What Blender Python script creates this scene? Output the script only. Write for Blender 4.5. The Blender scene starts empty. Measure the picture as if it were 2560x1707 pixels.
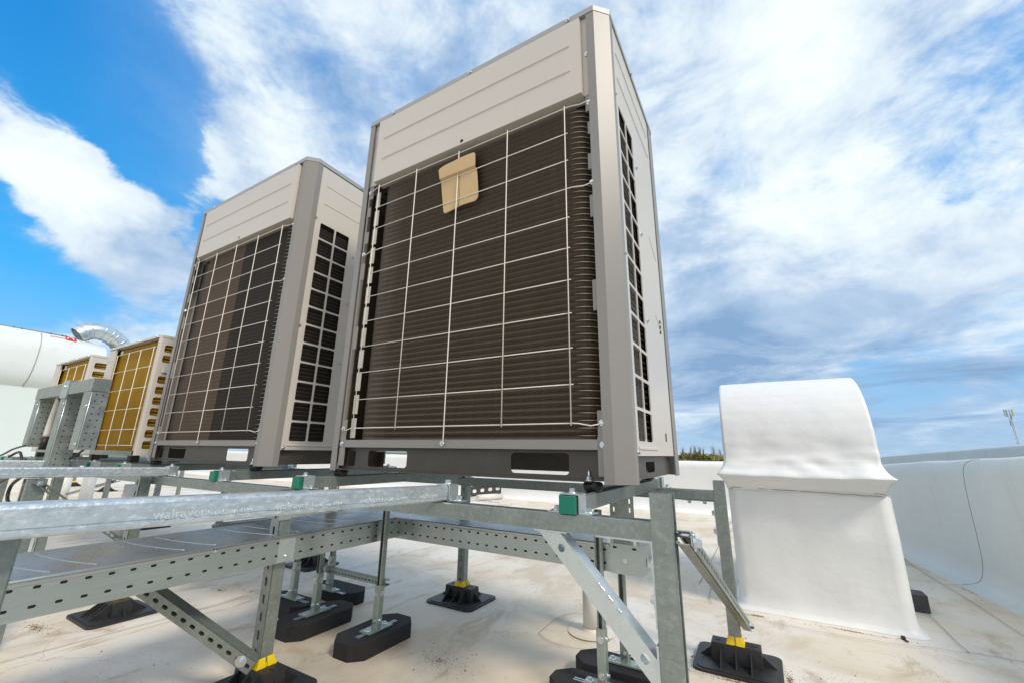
import bpy, bmesh, math, random
from mathutils import Vector as V, Matrix, noise
random.seed(7)
SC = bpy.context.scene
COL = SC.collection
R = math.radians

# ------------------------------------------------------------------ camera
cam_d = bpy.data.cameras.new("camera"); cam = bpy.data.objects.new("camera", cam_d); COL.objects.link(cam)
cr, cu, cf = V((0.86420945, 0.50292124, 0.01456886)), V((0.11717329, -0.22933947, 0.96626799)), V((-0.48929791, 0.83335085, 0.25712627))
cam.matrix_world = Matrix(((cr.x, cu.x, -cf.x, 0.34804), (cr.y, cu.y, -cf.y, -1.14939), (cr.z, cu.z, -cf.z, 0.08138), (0, 0, 0, 1)))
cam_d.sensor_width = 36.0; cam_d.lens = 14.563; cam_d.clip_start = 0.02; cam_d.clip_end = 4000
SC.camera = cam

# ------------------------------------------------------------------ view, sky and sun
SC.view_settings.view_transform = 'Standard'; SC.view_settings.look = 'None'
SC.view_settings.exposure = 0.36; SC.view_settings.gamma = 1.0
SUN_EL, SUN_AZ = R(45), R(106)          # azimuth measured from +Y towards +X
sd = V((math.sin(SUN_AZ) * math.cos(SUN_EL), math.cos(SUN_AZ) * math.cos(SUN_EL), math.sin(SUN_EL)))
sun_d = bpy.data.lights.new("sun", 'SUN'); sun_d.energy = 2.1; sun_d.angle = R(14); sun_d.color = (1, 0.90, 0.76)
sun = bpy.data.objects.new("sun", sun_d); COL.objects.link(sun)
sun.rotation_euler = sd.to_track_quat('Z', 'Y').to_euler()

W = bpy.data.worlds.new("World"); SC.world = W; W.use_nodes = True
nt = W.node_tree; nt.nodes.clear()
def N(t, **k):
    n = nt.nodes.new(t)
    for a, b in k.items(): setattr(n, a, b)
    return n
def L(a, b): nt.links.new(a, b)
def mth(op, a, b=None, clamp=False):
    n = N('ShaderNodeMath', operation=op); n.use_clamp = clamp
    for i, x in enumerate((a, b)):
        if x is None: continue
        if isinstance(x, (int, float)): n.inputs[i].default_value = x
        else: L(x, n.inputs[i])
    return n.outputs[0]
def mrange(x, a, b, c, d, smooth=True):
    n = N('ShaderNodeMapRange'); n.interpolation_type = 'SMOOTHSTEP' if smooth else 'LINEAR'
    L(x, n.inputs[0])
    for i, q in enumerate((a, b, c, d)): n.inputs[1 + i].default_value = q
    return n.outputs[0]
def mixc(fac, a, b):
    n = N('ShaderNodeMix', data_type='RGBA')
    if isinstance(fac, (int, float)): n.inputs[0].default_value = fac
    else: L(fac, n.inputs[0])
    for i, x in ((6, a), (7, b)):
        if isinstance(x, tuple): n.inputs[i].default_value = (*x, 1)
        else: L(x, n.inputs[i])
    return n.outputs[2]
tc = N('ShaderNodeTexCoord'); DIR = tc.outputs['Generated']
sky = N('ShaderNodeTexSky', sky_type='NISHITA'); sky.sun_disc = False
sky.sun_elevation = SUN_EL; sky.sun_rotation = SUN_AZ; sky.air_density = 1.0; sky.dust_density = 0.6; sky.ozone_density = 2.5
hs = N('ShaderNodeHueSaturation'); hs.inputs['Saturation'].default_value = 1.2; hs.inputs['Value'].default_value = 1.3
L(sky.outputs[0], hs.inputs['Color'])
tint = N('ShaderNodeMix', data_type='RGBA', blend_type='MULTIPLY'); tint.inputs[0].default_value = 1.0
L(hs.outputs[0], tint.inputs[6]); tint.inputs[7].default_value = (0.36, 1.12, 1.16, 1)
sep = N('ShaderNodeSeparateXYZ'); L(DIR, sep.inputs[0])
el_ = sep.outputs[2]
cmb = N('ShaderNodeCombineXYZ'); L(sep.outputs[0], cmb.inputs[0]); L(sep.outputs[1], cmb.inputs[1]); L(mth('MULTIPLY', el_, 1.7), cmb.inputs[2])
den = mth('ADD', mth('MAXIMUM', el_, 0.0), 0.16)
cmp_ = N('ShaderNodeCombineXYZ'); L(mth('DIVIDE', sep.outputs[0], den), cmp_.inputs[0]); L(mth('DIVIDE', sep.outputs[1], den), cmp_.inputs[1])
def fbm(vec, scale, detail, rough, dist, off=0.0):
    n = N('ShaderNodeTexNoise'); n.inputs['Scale'].default_value = scale; n.inputs['Detail'].default_value = detail
    n.inputs['Roughness'].default_value = rough; n.inputs['Distortion'].default_value = dist
    a = N('ShaderNodeVectorMath', operation='ADD'); L(vec.outputs[0], a.inputs[0]); a.inputs[1].default_value = (off, off * 1.7, off)
    L(a.outputs[0], n.inputs['Vector']); return n.outputs['Fac']
def blob(d, rad, w):
    n = N('ShaderNodeVectorMath', operation='DOT_PRODUCT'); L(DIR, n.inputs[0]); n.inputs[1].default_value = V(d).normalized()
    return mrange(n.outputs['Value'], math.cos(R(rad)), 1.0, 0.0, w)
def total(x, *bl):
    for b in bl: x = mth('ADD', x, b)
    return x
def mixf(f, a, b): return mth('ADD', mth('MULTIPLY', a, mth('SUBTRACT', 1.0, f)), mth('MULTIPLY', b, f))
low = mrange(el_, 0.16, 0.40, 1.0, 0.0)
puff = mixf(low, fbm(cmb, 4.6, 14, 0.63, 0.15, 3.1), fbm(cmp_, 1.15, 13, 0.60, 0.5, 5.3))
wisp = mixf(low, fbm(cmb, 7.5, 14, 0.66, 0.7, 21.0), fbm(cmp_, 2.2, 13, 0.64, 0.6, 9.0))
back_sky = mrange(sep.outputs[1], -0.55, 0.0, 0.40, 0.0)  # extra unseen cloud cover behind the viewer, added for whiter fill
tex = mth('ADD', mth('MULTIPLY', mth('SUBTRACT', puff, 0.5), 1.25), mth('MULTIPLY', mth('SUBTRACT', wisp, 0.5), 0.75))
cover = total(mth('ADD', tex, 0.47), back_sky,
    blob((-0.852, 0.0, 0.522), 17, -0.40), blob((-0.858, 0.172, 0.485), 8, -0.30), blob((-0.862, 0.279, 0.423), 7, -0.30),
    blob((-0.957, 0.143, 0.252), 7, -0.24), blob((-0.82, 0.15, 0.55), 10, -0.26), blob((-0.75, 0.22, 0.62), 8, -0.10),
    blob((-0.88, 0.085, 0.462), 6, 0.50), blob((-0.893, 0.151, 0.425), 6.5, 0.40), blob((-0.907, 0.211, 0.365), 8, 0.36),
    blob((-0.824, 0.296, 0.485), 5.0, 0.32), blob((-0.90, 0.26, 0.35), 8, 0.22), blob((-0.768, 0.341, 0.543), 9, 0.16),
    blob((-0.637, 0.32, 0.701), 18, 0.12), blob((-0.35, 0.6, 0.72), 24, 0.14), blob((0.1, 0.85, 0.5), 40, 0.26), blob((0.10, 0.98, 0.16), 22, 0.16), blob((-0.6, 0.75, 0.25), 25, 0.15),
    blob((0.028, 0.843, 0.538), 4, -0.14), blob((0.322, 0.799, 0.508), 8, -0.16), blob((-0.1, 0.74, 0.66), 6, -0.08),
    blob((0.218, 0.964, 0.15), 6, -0.30), blob((0.341, 0.928, 0.154), 6, -0.16), blob((0.237, 0.968, 0.06), 9, -0.10))
alpha = mrange(cover, 0.26, 0.74, 0.0, 1.0)
alpha = mixf(blob((-0.885, 0.17, 0.43), 15, 1.0), alpha, mrange(cover, 0.40, 0.62, 0.0, 1.0))
veil = blob((-0.30, 0.68, 0.67), 50, 0.60)
alpha = mth('ADD', alpha, mth('MULTIPLY', veil, mth('SUBTRACT', 1.0, alpha)))
thick = total(mth('ADD', mth('MULTIPLY', mth('SUBTRACT', mixf(low, fbm(cmb, 3.4, 13, 0.64, 0.3, 11.0), fbm(cmp_, 1.3, 13, 0.62, 0.6, 2.2)), 0.5), 2.0), 0.49),
    mth('MULTIPLY', mth('SUBTRACT', puff, 0.5), 0.7),
    blob((-0.88, 0.1, 0.464), 8, 0.22), blob((-0.893, 0.151, 0.425), 7, 0.16), blob((-0.824, 0.286, 0.489), 5, 0.16),
    blob((0.184, 0.907, 0.40), 15, 0.13), blob((0.33, 0.75, 0.571), 28, 0.20), blob((0.34, 0.90, 0.29), 12, 0.14), blob((0.0, 0.74, 0.67), 14, 0.08),
    blob((0.12, 0.970, 0.21), 21, -0.25), blob((-0.063, 0.90, 0.43), 8, -0.18), blob((-0.071, 0.952, 0.298), 10, -0.12),
    blob((-0.065, 0.989, 0.131), 12, -0.08), blob((0.30, 0.95, 0.10), 10, -0.14))
cr1 = N('ShaderNodeValToRGB'); L(thick, cr1.inputs[0]); e = cr1.color_ramp.elements
e[0].position = 0.02; e[0].color = (0.27, 0.44, 0.69, 1); e[1].position = 0.92; e[1].color = (1.02, 1.11, 1.12, 1)
m = e.new(0.36); m.color = (0.50, 0.66, 0.88, 1); m = e.new(0.62); m.color = (0.81, 0.93, 1.03, 1)
back_fill = mrange(sep.outputs[1], 0.05, -0.45, 0.0, 1.0)   # unseen clouds behind the viewer, brightened to add fill on front faces
cs = N('ShaderNodeVectorMath', operation='SCALE'); L(mixc(back_fill, cr1.outputs[0], (1.14, 1.16, 1.23)), cs.inputs[0]); cs.inputs['Scale'].default_value = 7.4
blue = N('ShaderNodeValToRGB'); L(el_, blue.inputs[0]); q = blue.color_ramp.elements
q[0].position = 0.0; q[0].color = (0.36, 0.49, 0.65, 1); q[1].position = 0.62; q[1].color = (0.015, 0.235, 0.66, 1)
m = q.new(0.10); m.color = (0.26, 0.44, 0.68, 1); m = q.new(0.28); m.color = (0.055, 0.36, 0.76, 1)
bs = N('ShaderNodeVectorMath', operation='SCALE'); L(blue.outputs[0], bs.inputs[0]); bs.inputs['Scale'].default_value = 10.0
skycol = mixc(mrange(el_, 0.0, 0.35, 0.97, 0.70), tint.outputs[2], bs.outputs[0])
fin = mixc(mth('MULTIPLY', alpha, mrange(el_, 0.0, 0.10, 0.30, 1.0)), skycol, cs.outputs[0])
bg = N('ShaderNodeBackground'); bg.inputs['Strength'].default_value = 0.10; L(fin, bg.inputs['Color'])
out = N('ShaderNodeOutputWorld'); L(bg.outputs[0], out.inputs[0])
W.cycles.sampling_method = 'MANUAL'; W.cycles.sample_map_resolution = 512

# ------------------------------------------------------------------ materials
def mat(name, base, rough=0.5, metal=0.0, n=(), bump=0.0, bscale=60, rvar=0.0, spec=0.5, coat=0.0):
    """n: list of (scale, amount, colour, lo, hi, stretch) noise layers in object space"""
    m = bpy.data.materials.new(name); m.use_nodes = True
    t = m.node_tree; b = t.nodes['Principled BSDF']
    b.inputs['Roughness'].default_value = rough; b.inputs['Metallic'].default_value = metal
    b.inputs['Specular IOR Level'].default_value = spec; b.inputs['Coat Weight'].default_value = coat
    g = t.nodes.new('ShaderNodeNewGeometry'); prev = None
    def mixin(fac, a, c):
        x = t.nodes.new('ShaderNodeMix'); x.data_type = 'RGBA'; t.links.new(fac, x.inputs[0])
        if a is None: x.inputs[6].default_value = (*base, 1)
        else: t.links.new(a, x.inputs[6])
        x.inputs[7].default_value = (*c, 1); return x.outputs[2]
    for (sc, am, c, lo, hi, st) in n:
        mp = t.nodes.new('ShaderNodeMapping'); mp.inputs['Scale'].default_value = st; t.links.new(g.outputs['Position'], mp.inputs[0])
        q = t.nodes.new('ShaderNodeTexNoise'); q.inputs['Scale'].default_value = sc; q.inputs['Detail'].default_value = 6; q.inputs['Roughness'].default_value = 0.6
        t.links.new(mp.outputs[0], q.inputs['Vector'])
        r = t.nodes.new('ShaderNodeMapRange'); t.links.new(q.outputs['Fac'], r.inputs[0])
        r.inputs[1].default_value = lo; r.inputs[2].default_value = hi; r.inputs[4].default_value = am
        prev = mixin(r.outputs[0], prev, c)
    if prev is None: b.inputs['Base Color'].default_value = (*base, 1)
    else: t.links.new(prev, b.inputs['Base Color'])
    if bump or rvar:
        q = t.nodes.new('ShaderNodeTexNoise'); q.inputs['Scale'].default_value = bscale; q.inputs['Detail'].default_value = 4
        t.links.new(g.outputs['Position'], q.inputs['Vector'])
        if bump:
            bp = t.nodes.new('ShaderNodeBump'); bp.inputs['Strength'].default_value = 1.0; bp.inputs['Distance'].default_value = bump
            t.links.new(q.outputs['Fac'], bp.inputs['Height']); t.links.new(bp.outputs[0], b.inputs['Normal'])
        if rvar:
            r = t.nodes.new('ShaderNodeMapRange'); t.links.new(q.outputs['Fac'], r.inputs[0])
            r.inputs[1].default_value = 0.3; r.inputs[2].default_value = 0.7
            r.inputs[3].default_value = rough - rvar; r.inputs[4].default_value = rough + rvar
            t.links.new(r.outputs[0], b.inputs['Roughness'])
    return m
O3 = (1, 1, 1)
M = {}
M['ivory'] = mat('ivory_paint', (0.56, 0.52, 0.465), 0.38, n=[(3, 0.25, (0.50, 0.465, 0.41), 0.35, 0.7, (1, 1, .4)), (40, 0.35, (0.47, 0.43, 0.37), 0.62, 0.8, (1, 1, .25))], spec=0.45)
M['post'] = mat('grey_brown_paint', (0.232, 0.22, 0.204), 0.42, n=[(5, 0.3, (0.205, 0.193, 0.177), 0.4, 0.7, (1, 1, .3))], spec=0.5)
M['cap'] = mat('grey_lid_paint', (0.33, 0.335, 0.33), 0.4)
M['base'] = mat('dark_base_paint', (0.062, 0.053, 0.044), 0.42, n=[(9, 0.5, (0.085, 0.075, 0.064), 0.45, 0.7, O3)])
M['black'] = mat('black_inside', (0.012, 0.012, 0.013), 0.8)
M['slot_dark'] = mat('dark_recess', (0.018, 0.018, 0.018), 0.9)
M['fin'] = mat('coil_fins', (0.072, 0.055, 0.038), 0.5, 0.05, spec=.3, n=[(55, 0.55, (0.100, 0.077, 0.053), 0.45, 0.75, (1, 1, .04)), (300, 0.7, (0.045, 0.034, 0.024), 0.45, 0.62, (1, 1, .02))], bump=0.0008, bscale=260)
M['fin_light'] = mat('lighter_coil_fins', (0.095, 0.068, 0.048), 0.7, 0.0, spec=.12, n=[(55, 0.5, (0.075, 0.053, 0.037), 0.45, 0.75, (1, 1, .04)), (300, 0.6, (0.06, 0.043, 0.03), 0.45, 0.62, (1, 1, .02))])
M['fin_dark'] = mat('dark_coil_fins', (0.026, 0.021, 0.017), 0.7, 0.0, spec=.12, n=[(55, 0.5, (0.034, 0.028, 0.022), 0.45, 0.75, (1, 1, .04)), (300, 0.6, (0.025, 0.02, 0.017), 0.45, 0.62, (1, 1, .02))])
M['tube'] = mat('coil_tube', (0.60, 0.53, 0.40), 0.35, 0.55)
M['gold'] = mat('golden_coil_fins', (0.34, 0.19, 0.006), 0.7, 0.0, spec=.15, n=[(6, 0.5, (0.31, 0.165, 0.003), 0.4, 0.7, (1, 1, 3)), (60, 0.6, (0.20, 0.10, 0.002), 0.5, 0.7, (1, 1, .05))])
M['gold_tube'] = mat('golden_tube', (0.30, 0.17, 0.012), 0.4, 0.5)
M['wire'] = mat('cream_wire', (0.70, 0.665, 0.59), 0.45)
M['galv'] = mat('galvanised_steel', (0.27, 0.305, 0.285), 0.40, 0.65, n=[(14, 0.6, (0.19, 0.22, 0.215), 0.4, 0.65, O3), (85, 0.55, (0.37, 0.40, 0.39), 0.5, 0.68, O3), (7, 0.22, (0.33, 0.31, 0.26), 0.60, 0.75, O3)], bump=0.0006, bscale=110, rvar=0.12)
M['galv_hot'] = mat('hot_dip_galvanised', (0.56, 0.62, 0.645), 0.40, 0.6, n=[(22, 0.7, (0.42, 0.48, 0.51), 0.42, 0.6, (1.5, .5, 1.5)), (95, 0.8, (0.72, 0.76, 0.78), 0.52, 0.66, (1.5, .6, 1.5)), (6, 0.35, (0.46, 0.40, 0.32), 0.64, 0.75, O3)], bump=0.0018, bscale=75, rvar=0.12)
M['galv_bright'] = mat('bright_zinc', (0.62, 0.68, 0.69), 0.32, 0.8, n=[(30, 0.4, (0.52, 0.58, 0.60), 0.45, 0.65, O3)], rvar=0.08)
M['sheet'] = mat('tray_sheet', (0.41, 0.47, 0.46), 0.36, 0.8, n=[(5, 0.45, (0.35, 0.375, 0.38), 0.4, 0.65, O3), (40, 0.3, (0.58, 0.60, 0.60), 0.5, 0.7, (1, .2, 3))], bump=0.0004, bscale=20, rvar=0.09)
M['lid'] = mat('tray_lid_sheet', (0.44, 0.465, 0.48), 0.30, 0.85, n=[(4, 0.5, (0.35, 0.375, 0.39), 0.4, 0.65, O3), (16, 0.25, (0.40, 0.39, 0.36), 0.60, 0.78, (1, 3, 1))], bump=0.0005, bscale=9, rvar=0.08)
M['sleeve'] = mat('greenish_zinc', (0.36, 0.43, 0.385), 0.4, 0.6, n=[(40, 0.5, (0.28, 0.34, 0.31), 0.4, 0.7, O3)])
M['weld'] = mat('pale_weld', (0.62, 0.61, 0.585), 0.5)
M['mark'] = mat('stamped_mark', (0.13, 0.15, 0.15), 0.5, 0.5)
M['zinc'] = mat('bolt_zinc', (0.62, 0.66, 0.68), 0.28, 0.9)
M['green'] = mat('green_plastic', (0.0, 0.165, 0.10), 0.35, n=[(30, 0.3, (0.0, 0.12, 0.07), 0.4, 0.7, O3)])
M['rubber'] = mat('rubber_granulate', (0.016, 0.016, 0.017), 0.85, n=[(420, 0.9, (0.045, 0.045, 0.048), 0.52, 0.64, O3)], bump=0.003, bscale=330)
M['foot'] = mat('black_rubber_foot', (0.012, 0.012, 0.012), 0.5)
M['plastic'] = mat('black_plastic', (0.02, 0.021, 0.023), 0.48, n=[(30, 0.5, (0.035, 0.034, 0.032), 0.5, 0.7, O3), (9, 0.4, (0.09, 0.08, 0.065), 0.62, 0.8, O3)])
M['yellow'] = mat('yellow_plastic', (0.80, 0.56, 0.0), 0.4)
M['cardboard'] = mat('cardboard', (0.54, 0.385, 0.205), 0.85, n=[(8, 0.4, (0.47, 0.325, 0.165), 0.4, 0.7, O3), (90, 0.3, (0.58, 0.42, 0.235), 0.5, 0.7, (1, 1, .3))])
M['card_edge'] = mat('cardboard_edge', (0.27, 0.18, 0.085), 0.9)
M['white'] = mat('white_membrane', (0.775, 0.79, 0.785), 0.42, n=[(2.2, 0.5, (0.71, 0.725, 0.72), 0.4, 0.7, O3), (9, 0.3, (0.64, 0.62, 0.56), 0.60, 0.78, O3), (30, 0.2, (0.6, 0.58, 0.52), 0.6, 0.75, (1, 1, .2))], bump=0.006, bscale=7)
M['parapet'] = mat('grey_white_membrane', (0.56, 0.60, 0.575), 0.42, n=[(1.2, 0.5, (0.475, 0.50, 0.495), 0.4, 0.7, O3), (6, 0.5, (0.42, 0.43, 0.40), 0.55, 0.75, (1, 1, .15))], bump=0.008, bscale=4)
M['roll'] = mat('roll_membrane', (0.66, 0.70, 0.685), 0.5, n=[(1.0, 0.5, (0.58, 0.62, 0.60), 0.4, 0.7, O3), (4, .4, (0.52, 0.54, 0.50), 0.56, 0.75, (1, 1, .3))])
M['penthouse'] = mat('pale_green_white_panel', (0.60, 0.66, 0.635), 0.6, n=[(.8, 0.4, (0.54, 0.60, 0.575), 0.4, 0.7, O3)])
M['pvc'] = mat('white_pipe', (0.66, 0.65, 0.62), 0.4, n=[(7, 0.3, (0.55, 0.53, 0.48), 0.5, 0.7, O3)])
M['seam'] = mat('weld_seam', (0.24, 0.21, 0.17), 0.8)
M['crease'] = mat('shallow_crease', (0.50, 0.465, 0.41), 0.45)
M['crease_lo'] = mat('crease_low', (0.50, 0.47, 0.42), 0.4)
M['spiral'] = mat('spiral_duct_zinc', (0.60, 0.66, 0.69), 0.34, 0.8, n=[(3, 0.4, (0.50, 0.56, 0.60), 0.4, 0.7, O3)])
M['red'] = mat('red_print', (0.55, 0.02, 0.02), 0.5)
M['white_print'] = mat('white_print', (0.8, 0.78, 0.76), 0.5)
M['cable'] = mat('black_cable', (0.015, 0.015, 0.016), 0.5)
M['soil'] = mat('brown_grit', (0.26, 0.18, 0.10), 1.0, n=[(90, 0.7, (0.14, 0.095, 0.055), 0.5, 0.65, O3)])
M['moss'] = mat('yellow_moss', (0.32, 0.22, 0.04), 1.0)
M['slate'] = mat('dark_block', (0.045, 0.046, 0.052), 0.7, n=[(60, 0.6, (0.085, 0.085, 0.09), 0.5, 0.7, O3)], bump=0.004, bscale=70)
M['emboss'] = mat('embossed_zinc', (0.68, 0.73, 0.75), 0.4, 0.6)
M['faint_black'] = mat('dark_moulded', (0.05, 0.05, 0.052), 0.4)
M['ground'] = mat('far_land', (0.10, 0.12, 0.04), 0.95, n=[(.03, 0.6, (0.16, 0.14, 0.06), 0.4, 0.6, O3)])
M['leaf'] = mat('spring_leaves', (0.30, 0.29, 0.045), 0.7, n=[(.35, 0.7, (0.20, 0.20, 0.03), 0.4, 0.65, O3)])
M['leaf_olive'] = mat('olive_leaves', (0.17, 0.15, 0.04), 0.7, n=[(.35, 0.6, (0.13, 0.095, 0.05), 0.4, 0.65, O3)])
M['bark'] = mat('grey_bark', (0.27, 0.22, 0.19), 0.9)
M['mast'] = mat('mast_steel', (0.42, 0.48, 0.52), 0.5, 0.4)
M['panel_y'] = mat('antenna_panel', (0.50, 0.52, 0.22), 0.5)
M['far_white'] = mat('far_white_wall', (0.66, 0.64, 0.62), 0.7)

# roof membrane: pale sheet with drifting beige stains, dirt blotches and specks
def roof_material():
    m = bpy.data.materials.new('roof_membrane'); m.use_nodes = True; t = m.node_tree; b = t.nodes['Principled BSDF']
    b.inputs['Roughness'].default_value = 0.52; g = t.nodes.new('ShaderNodeNewGeometry')
    def noi(sc, det, ro, dist=0, st=(1, 1, 1)):
        mp = t.nodes.new('ShaderNodeMapping'); mp.inputs['Scale'].default_value = st; t.links.new(g.outputs['Position'], mp.inputs[0])
        q = t.nodes.new('ShaderNodeTexNoise'); q.inputs['Scale'].default_value = sc; q.inputs['Detail'].default_value = det
        q.inputs['Roughness'].default_value = ro; q.inputs['Distortion'].default_value = dist; t.links.new(mp.outputs[0], q.inputs['Vector']); return q.outputs['Fac']
    def rng(x, a, b_, c, d):
        r = t.nodes.new('ShaderNodeMapRange'); r.interpolation_type = 'SMOOTHSTEP'; t.links.new(x, r.inputs[0])
        for i, q in enumerate((a, b_, c, d)): r.inputs[1 + i].default_value = q
        return r.outputs[0]
    def mx(f, a, c):
        x = t.nodes.new('ShaderNodeMix'); x.data_type = 'RGBA'; t.links.new(f, x.inputs[0])
        if isinstance(a, tuple): x.inputs[6].default_value = (*a, 1)
        else: t.links.new(a, x.inputs[6])
        x.inputs[7].default_value = (*c, 1); return x.outputs[2]
    c = mx(rng(noi(0.9, 5, .55, .4), .36, .62, 0, .9), (0.74, 0.70, 0.63), (0.69, 0.60, 0.465))
    c = mx(rng(noi(2.2, 8, .62, .6), .44, .68, 0, .75), c, (0.555, 0.45, 0.31))
    c = mx(rng(noi(3.6, 10, .72, 1.0, (1.5, .6, 1)), .52, .70, 0, .8), c, (0.42, 0.31, 0.18))
    c = mx(rng(noi(8, 8, .7, .5, (.5, 1.6, 1)), .60, .76, 0, .5), c, (0.33, 0.24, 0.14))
    n_ = noi(1.7, 6, .55, .5); ab = t.nodes.new('ShaderNodeMath'); ab.operation = 'COMPARE'; t.links.new(n_, ab.inputs[0]); ab.inputs[1].default_value = .56; ab.inputs[2].default_value = .0035
    mu = t.nodes.new('ShaderNodeMath'); mu.operation = 'MULTIPLY'; t.links.new(ab.outputs[0], mu.inputs[0]); t.links.new(rng(noi(4, 4, .6), .42, .62, 0, .5), mu.inputs[1])
    c = mx(mu.outputs[0], c, (0.44, 0.34, 0.21))
    c = mx(rng(noi(34, 5, .65), .62, .74, 0, .45), c, (0.36, 0.26, 0.16))
    c = mx(rng(noi(120, 2, .5), .72, .77, 0, .75), c, (0.12, 0.085, 0.055))
    t.links.new(c, b.inputs['Base Color'])
    bp = t.nodes.new('ShaderNodeBump'); bp.inputs['Distance'].default_value = 0.004; bp.inputs['Strength'].default_value = 0.6
    t.links.new(noi(5, 5, .5), bp.inputs['Height']); t.links.new(bp.outputs[0], b.inputs['Normal'])
    return m
M['roof'] = roof_material()

# ------------------------------------------------------------------ mesh helpers
WL = {}                                             # world location of each thing root
class MB:
    def __init__(s): s.v = []; s.f = []; s.sm = set()
    def add(s, vs, fs, smooth=False):
        k = len(s.v); s.v += [V(q) for q in vs]
        for f in fs:
            if smooth: s.sm.add(len(s.f))
            s.f.append([k + i for i in f])
    def box(s, a, b, ch=0.0):
        x0, y0, z0 = (min(p, q) for p, q in zip(a, b)); x1, y1, z1 = (max(p, q) for p, q in zip(a, b))
        s.prism([(x0, y0), (x1, y0), (x1, y1), (x0, y1)] if not ch else
                [(x0 + ch, y0), (x1 - ch, y0), (x1, y0 + ch), (x1, y1 - ch), (x1 - ch, y1), (x0 + ch, y1), (x0, y1 - ch), (x0, y0 + ch)],
                V((0, 0, z0)), V((1, 0, 0)), V((0, 1, 0)), V((0, 0, z1 - z0)))
        return s
    def prism(s, pts, O, U, Vv, Wv, smooth=False):
        O, U, Vv, Wv = V(O), V(U), V(Vv), V(Wv); n = len(pts)
        if U.cross(Vv).dot(Wv) < 0: pts = pts[::-1]
        a = [O + U * p[0] + Vv * p[1] for p in pts]
        s.add(a + [p + Wv for p in a], [])
        k = len(s.v) - 2 * n
        for i in range(n):
            j = (i + 1) % n
            if smooth: s.sm.add(len(s.f))
            s.f.append([k + i, k + j, k + n + j, k + n + i])
        s.f.append([k + i for i in reversed(range(n))]); s.f.append([k + n + i for i in range(n)])
        return s
    def cyl(s, a, b, r, n=12, r2=None, caps=True, smooth=True):
        a, b = V(a), V(b); w = (b - a).normalized(); r2 = r if r2 is None else r2
        u = w.orthogonal().normalized(); v = w.cross(u); k = len(s.v)
        for p, q in ((a, r), (b, r2)):
            for i in range(n):
                t = 2 * math.pi * i / n; s.v.append(p + (u * math.cos(t) + v * math.sin(t)) * q)
        for i in range(n):
            j = (i + 1) % n
            if smooth: s.sm.add(len(s.f))
            s.f.append([k + i, k + j, k + n + j, k + n + i])
        if caps: s.f.append([k + i for i in reversed(range(n))]); s.f.append([k + n + i for i in range(n)])
        return s
    def tube(s, pts, r, n=8, caps=True):
        pts = [V(p) for p in pts]; k = len(s.v); u = None; m = len(pts)
        for i, p in enumerate(pts):
            w = (pts[min(i + 1, m - 1)] - pts[max(i - 1, 0)]).normalized()
            u = w.orthogonal().normalized() if u is None else (u - w * u.dot(w)).normalized()
            v = w.cross(u); rr = r(i) if callable(r) else r
            for j in range(n):
                t = 2 * math.pi * j / n; s.v.append(p + (u * math.cos(t) + v * math.sin(t)) * rr)
        for i in range(m - 1):
            for j in range(n):
                q = (j + 1) % n; s.sm.add(len(s.f))
                s.f.append([k + i * n + j, k + i * n + q, k + (i + 1) * n + q, k + (i + 1) * n + j])
        if caps: s.f.append([k + i for i in reversed(range(n))]); s.f.append([k + (m - 1) * n + i for i in range(n)])
        return s
    def plate(s, O, U, Vv, ub, vb, holes, t):
        """sheet on the grid ub x vb with rounded holes {(i,j):(w,h,r[,du,dv])}; front at O, thickness t backwards"""
        O, U, Vv = V(O), V(U).normalized(), V(Vv).normalized(); Nn = U.cross(Vv)
        def P(u, v, d): return O + U * u + Vv * v - Nn * d
        for i in range(len(ub) - 1):
            for j in range(len(vb) - 1):
                u0, u1, v0, v1 = ub[i], ub[i + 1], vb[j], vb[j + 1]
                h = holes.get((i, j))
                if not h:
                    q = [(u0, v0), (u1, v0), (u1, v1), (u0, v1)]
                    s.add([P(*p, 0) for p in q], [[0, 1, 2, 3]]); s.add([P(*p, t) for p in q], [[3, 2, 1, 0]]); continue
                w, hh, r = h[0] / 2, h[1] / 2, h[2]; cu_, cv_ = (u0 + u1) / 2 + (h[3] if len(h) > 3 else 0), (v0 + v1) / 2 + (h[4] if len(h) > 3 else 0)
                inn, oo = [], []
                for (sx, sy, a0) in ((1, 1, 0), (-1, 1, 90), (-1, -1, 180), (1, -1, 270)):
                    ccx, ccy = cu_ + sx * (w - r), cv_ + sy * (hh - r)
                    X, Y = (u1 if sx > 0 else u0), (v1 if sy > 0 else v0)
                    for m_ in range(4):
                        a = R(a0 + 30 * m_); p = (ccx + r * math.cos(a), ccy + r * math.sin(a)); inn.append(p)
                        if m_ in (1, 2): oo.append((X, Y))
                        else:
                            first = (m_ == 0); horiz = (a0 in (0, 180)) == first
                            oo.append((X, p[1]) if horiz else (p[0], Y))
                n = 16
                k = len(s.v)
                for d in (0, t):
                    s.v += [P(*p, d) for p in inn]; s.v += [P(*p, d) for p in oo]
                for a in range(n):
                    b = (a + 1) % n
                    fr = [k + a, k + n + a, k + n + b, k + b]
                    if oo[a] == oo[b]: fr = [k + a, k + n + a, k + b]
                    s.f.append(fr); s.f.append([q + 2 * n for q in reversed(fr)])
                    s.f.append([k + a, k + b, k + 2 * n + b, k + 2 * n + a])
        for (a, b) in (((ub[0], vb[0]), (ub[-1], vb[0])), ((ub[-1], vb[0]), (ub[-1], vb[-1])), ((ub[-1], vb[-1]), (ub[0], vb[-1])), ((ub[0], vb[-1]), (ub[0], vb[0]))):
            s.add([P(*a, 0), P(*a, t), P(*b, t), P(*b, 0)], [[0, 1, 2, 3]])
        return s
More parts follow.
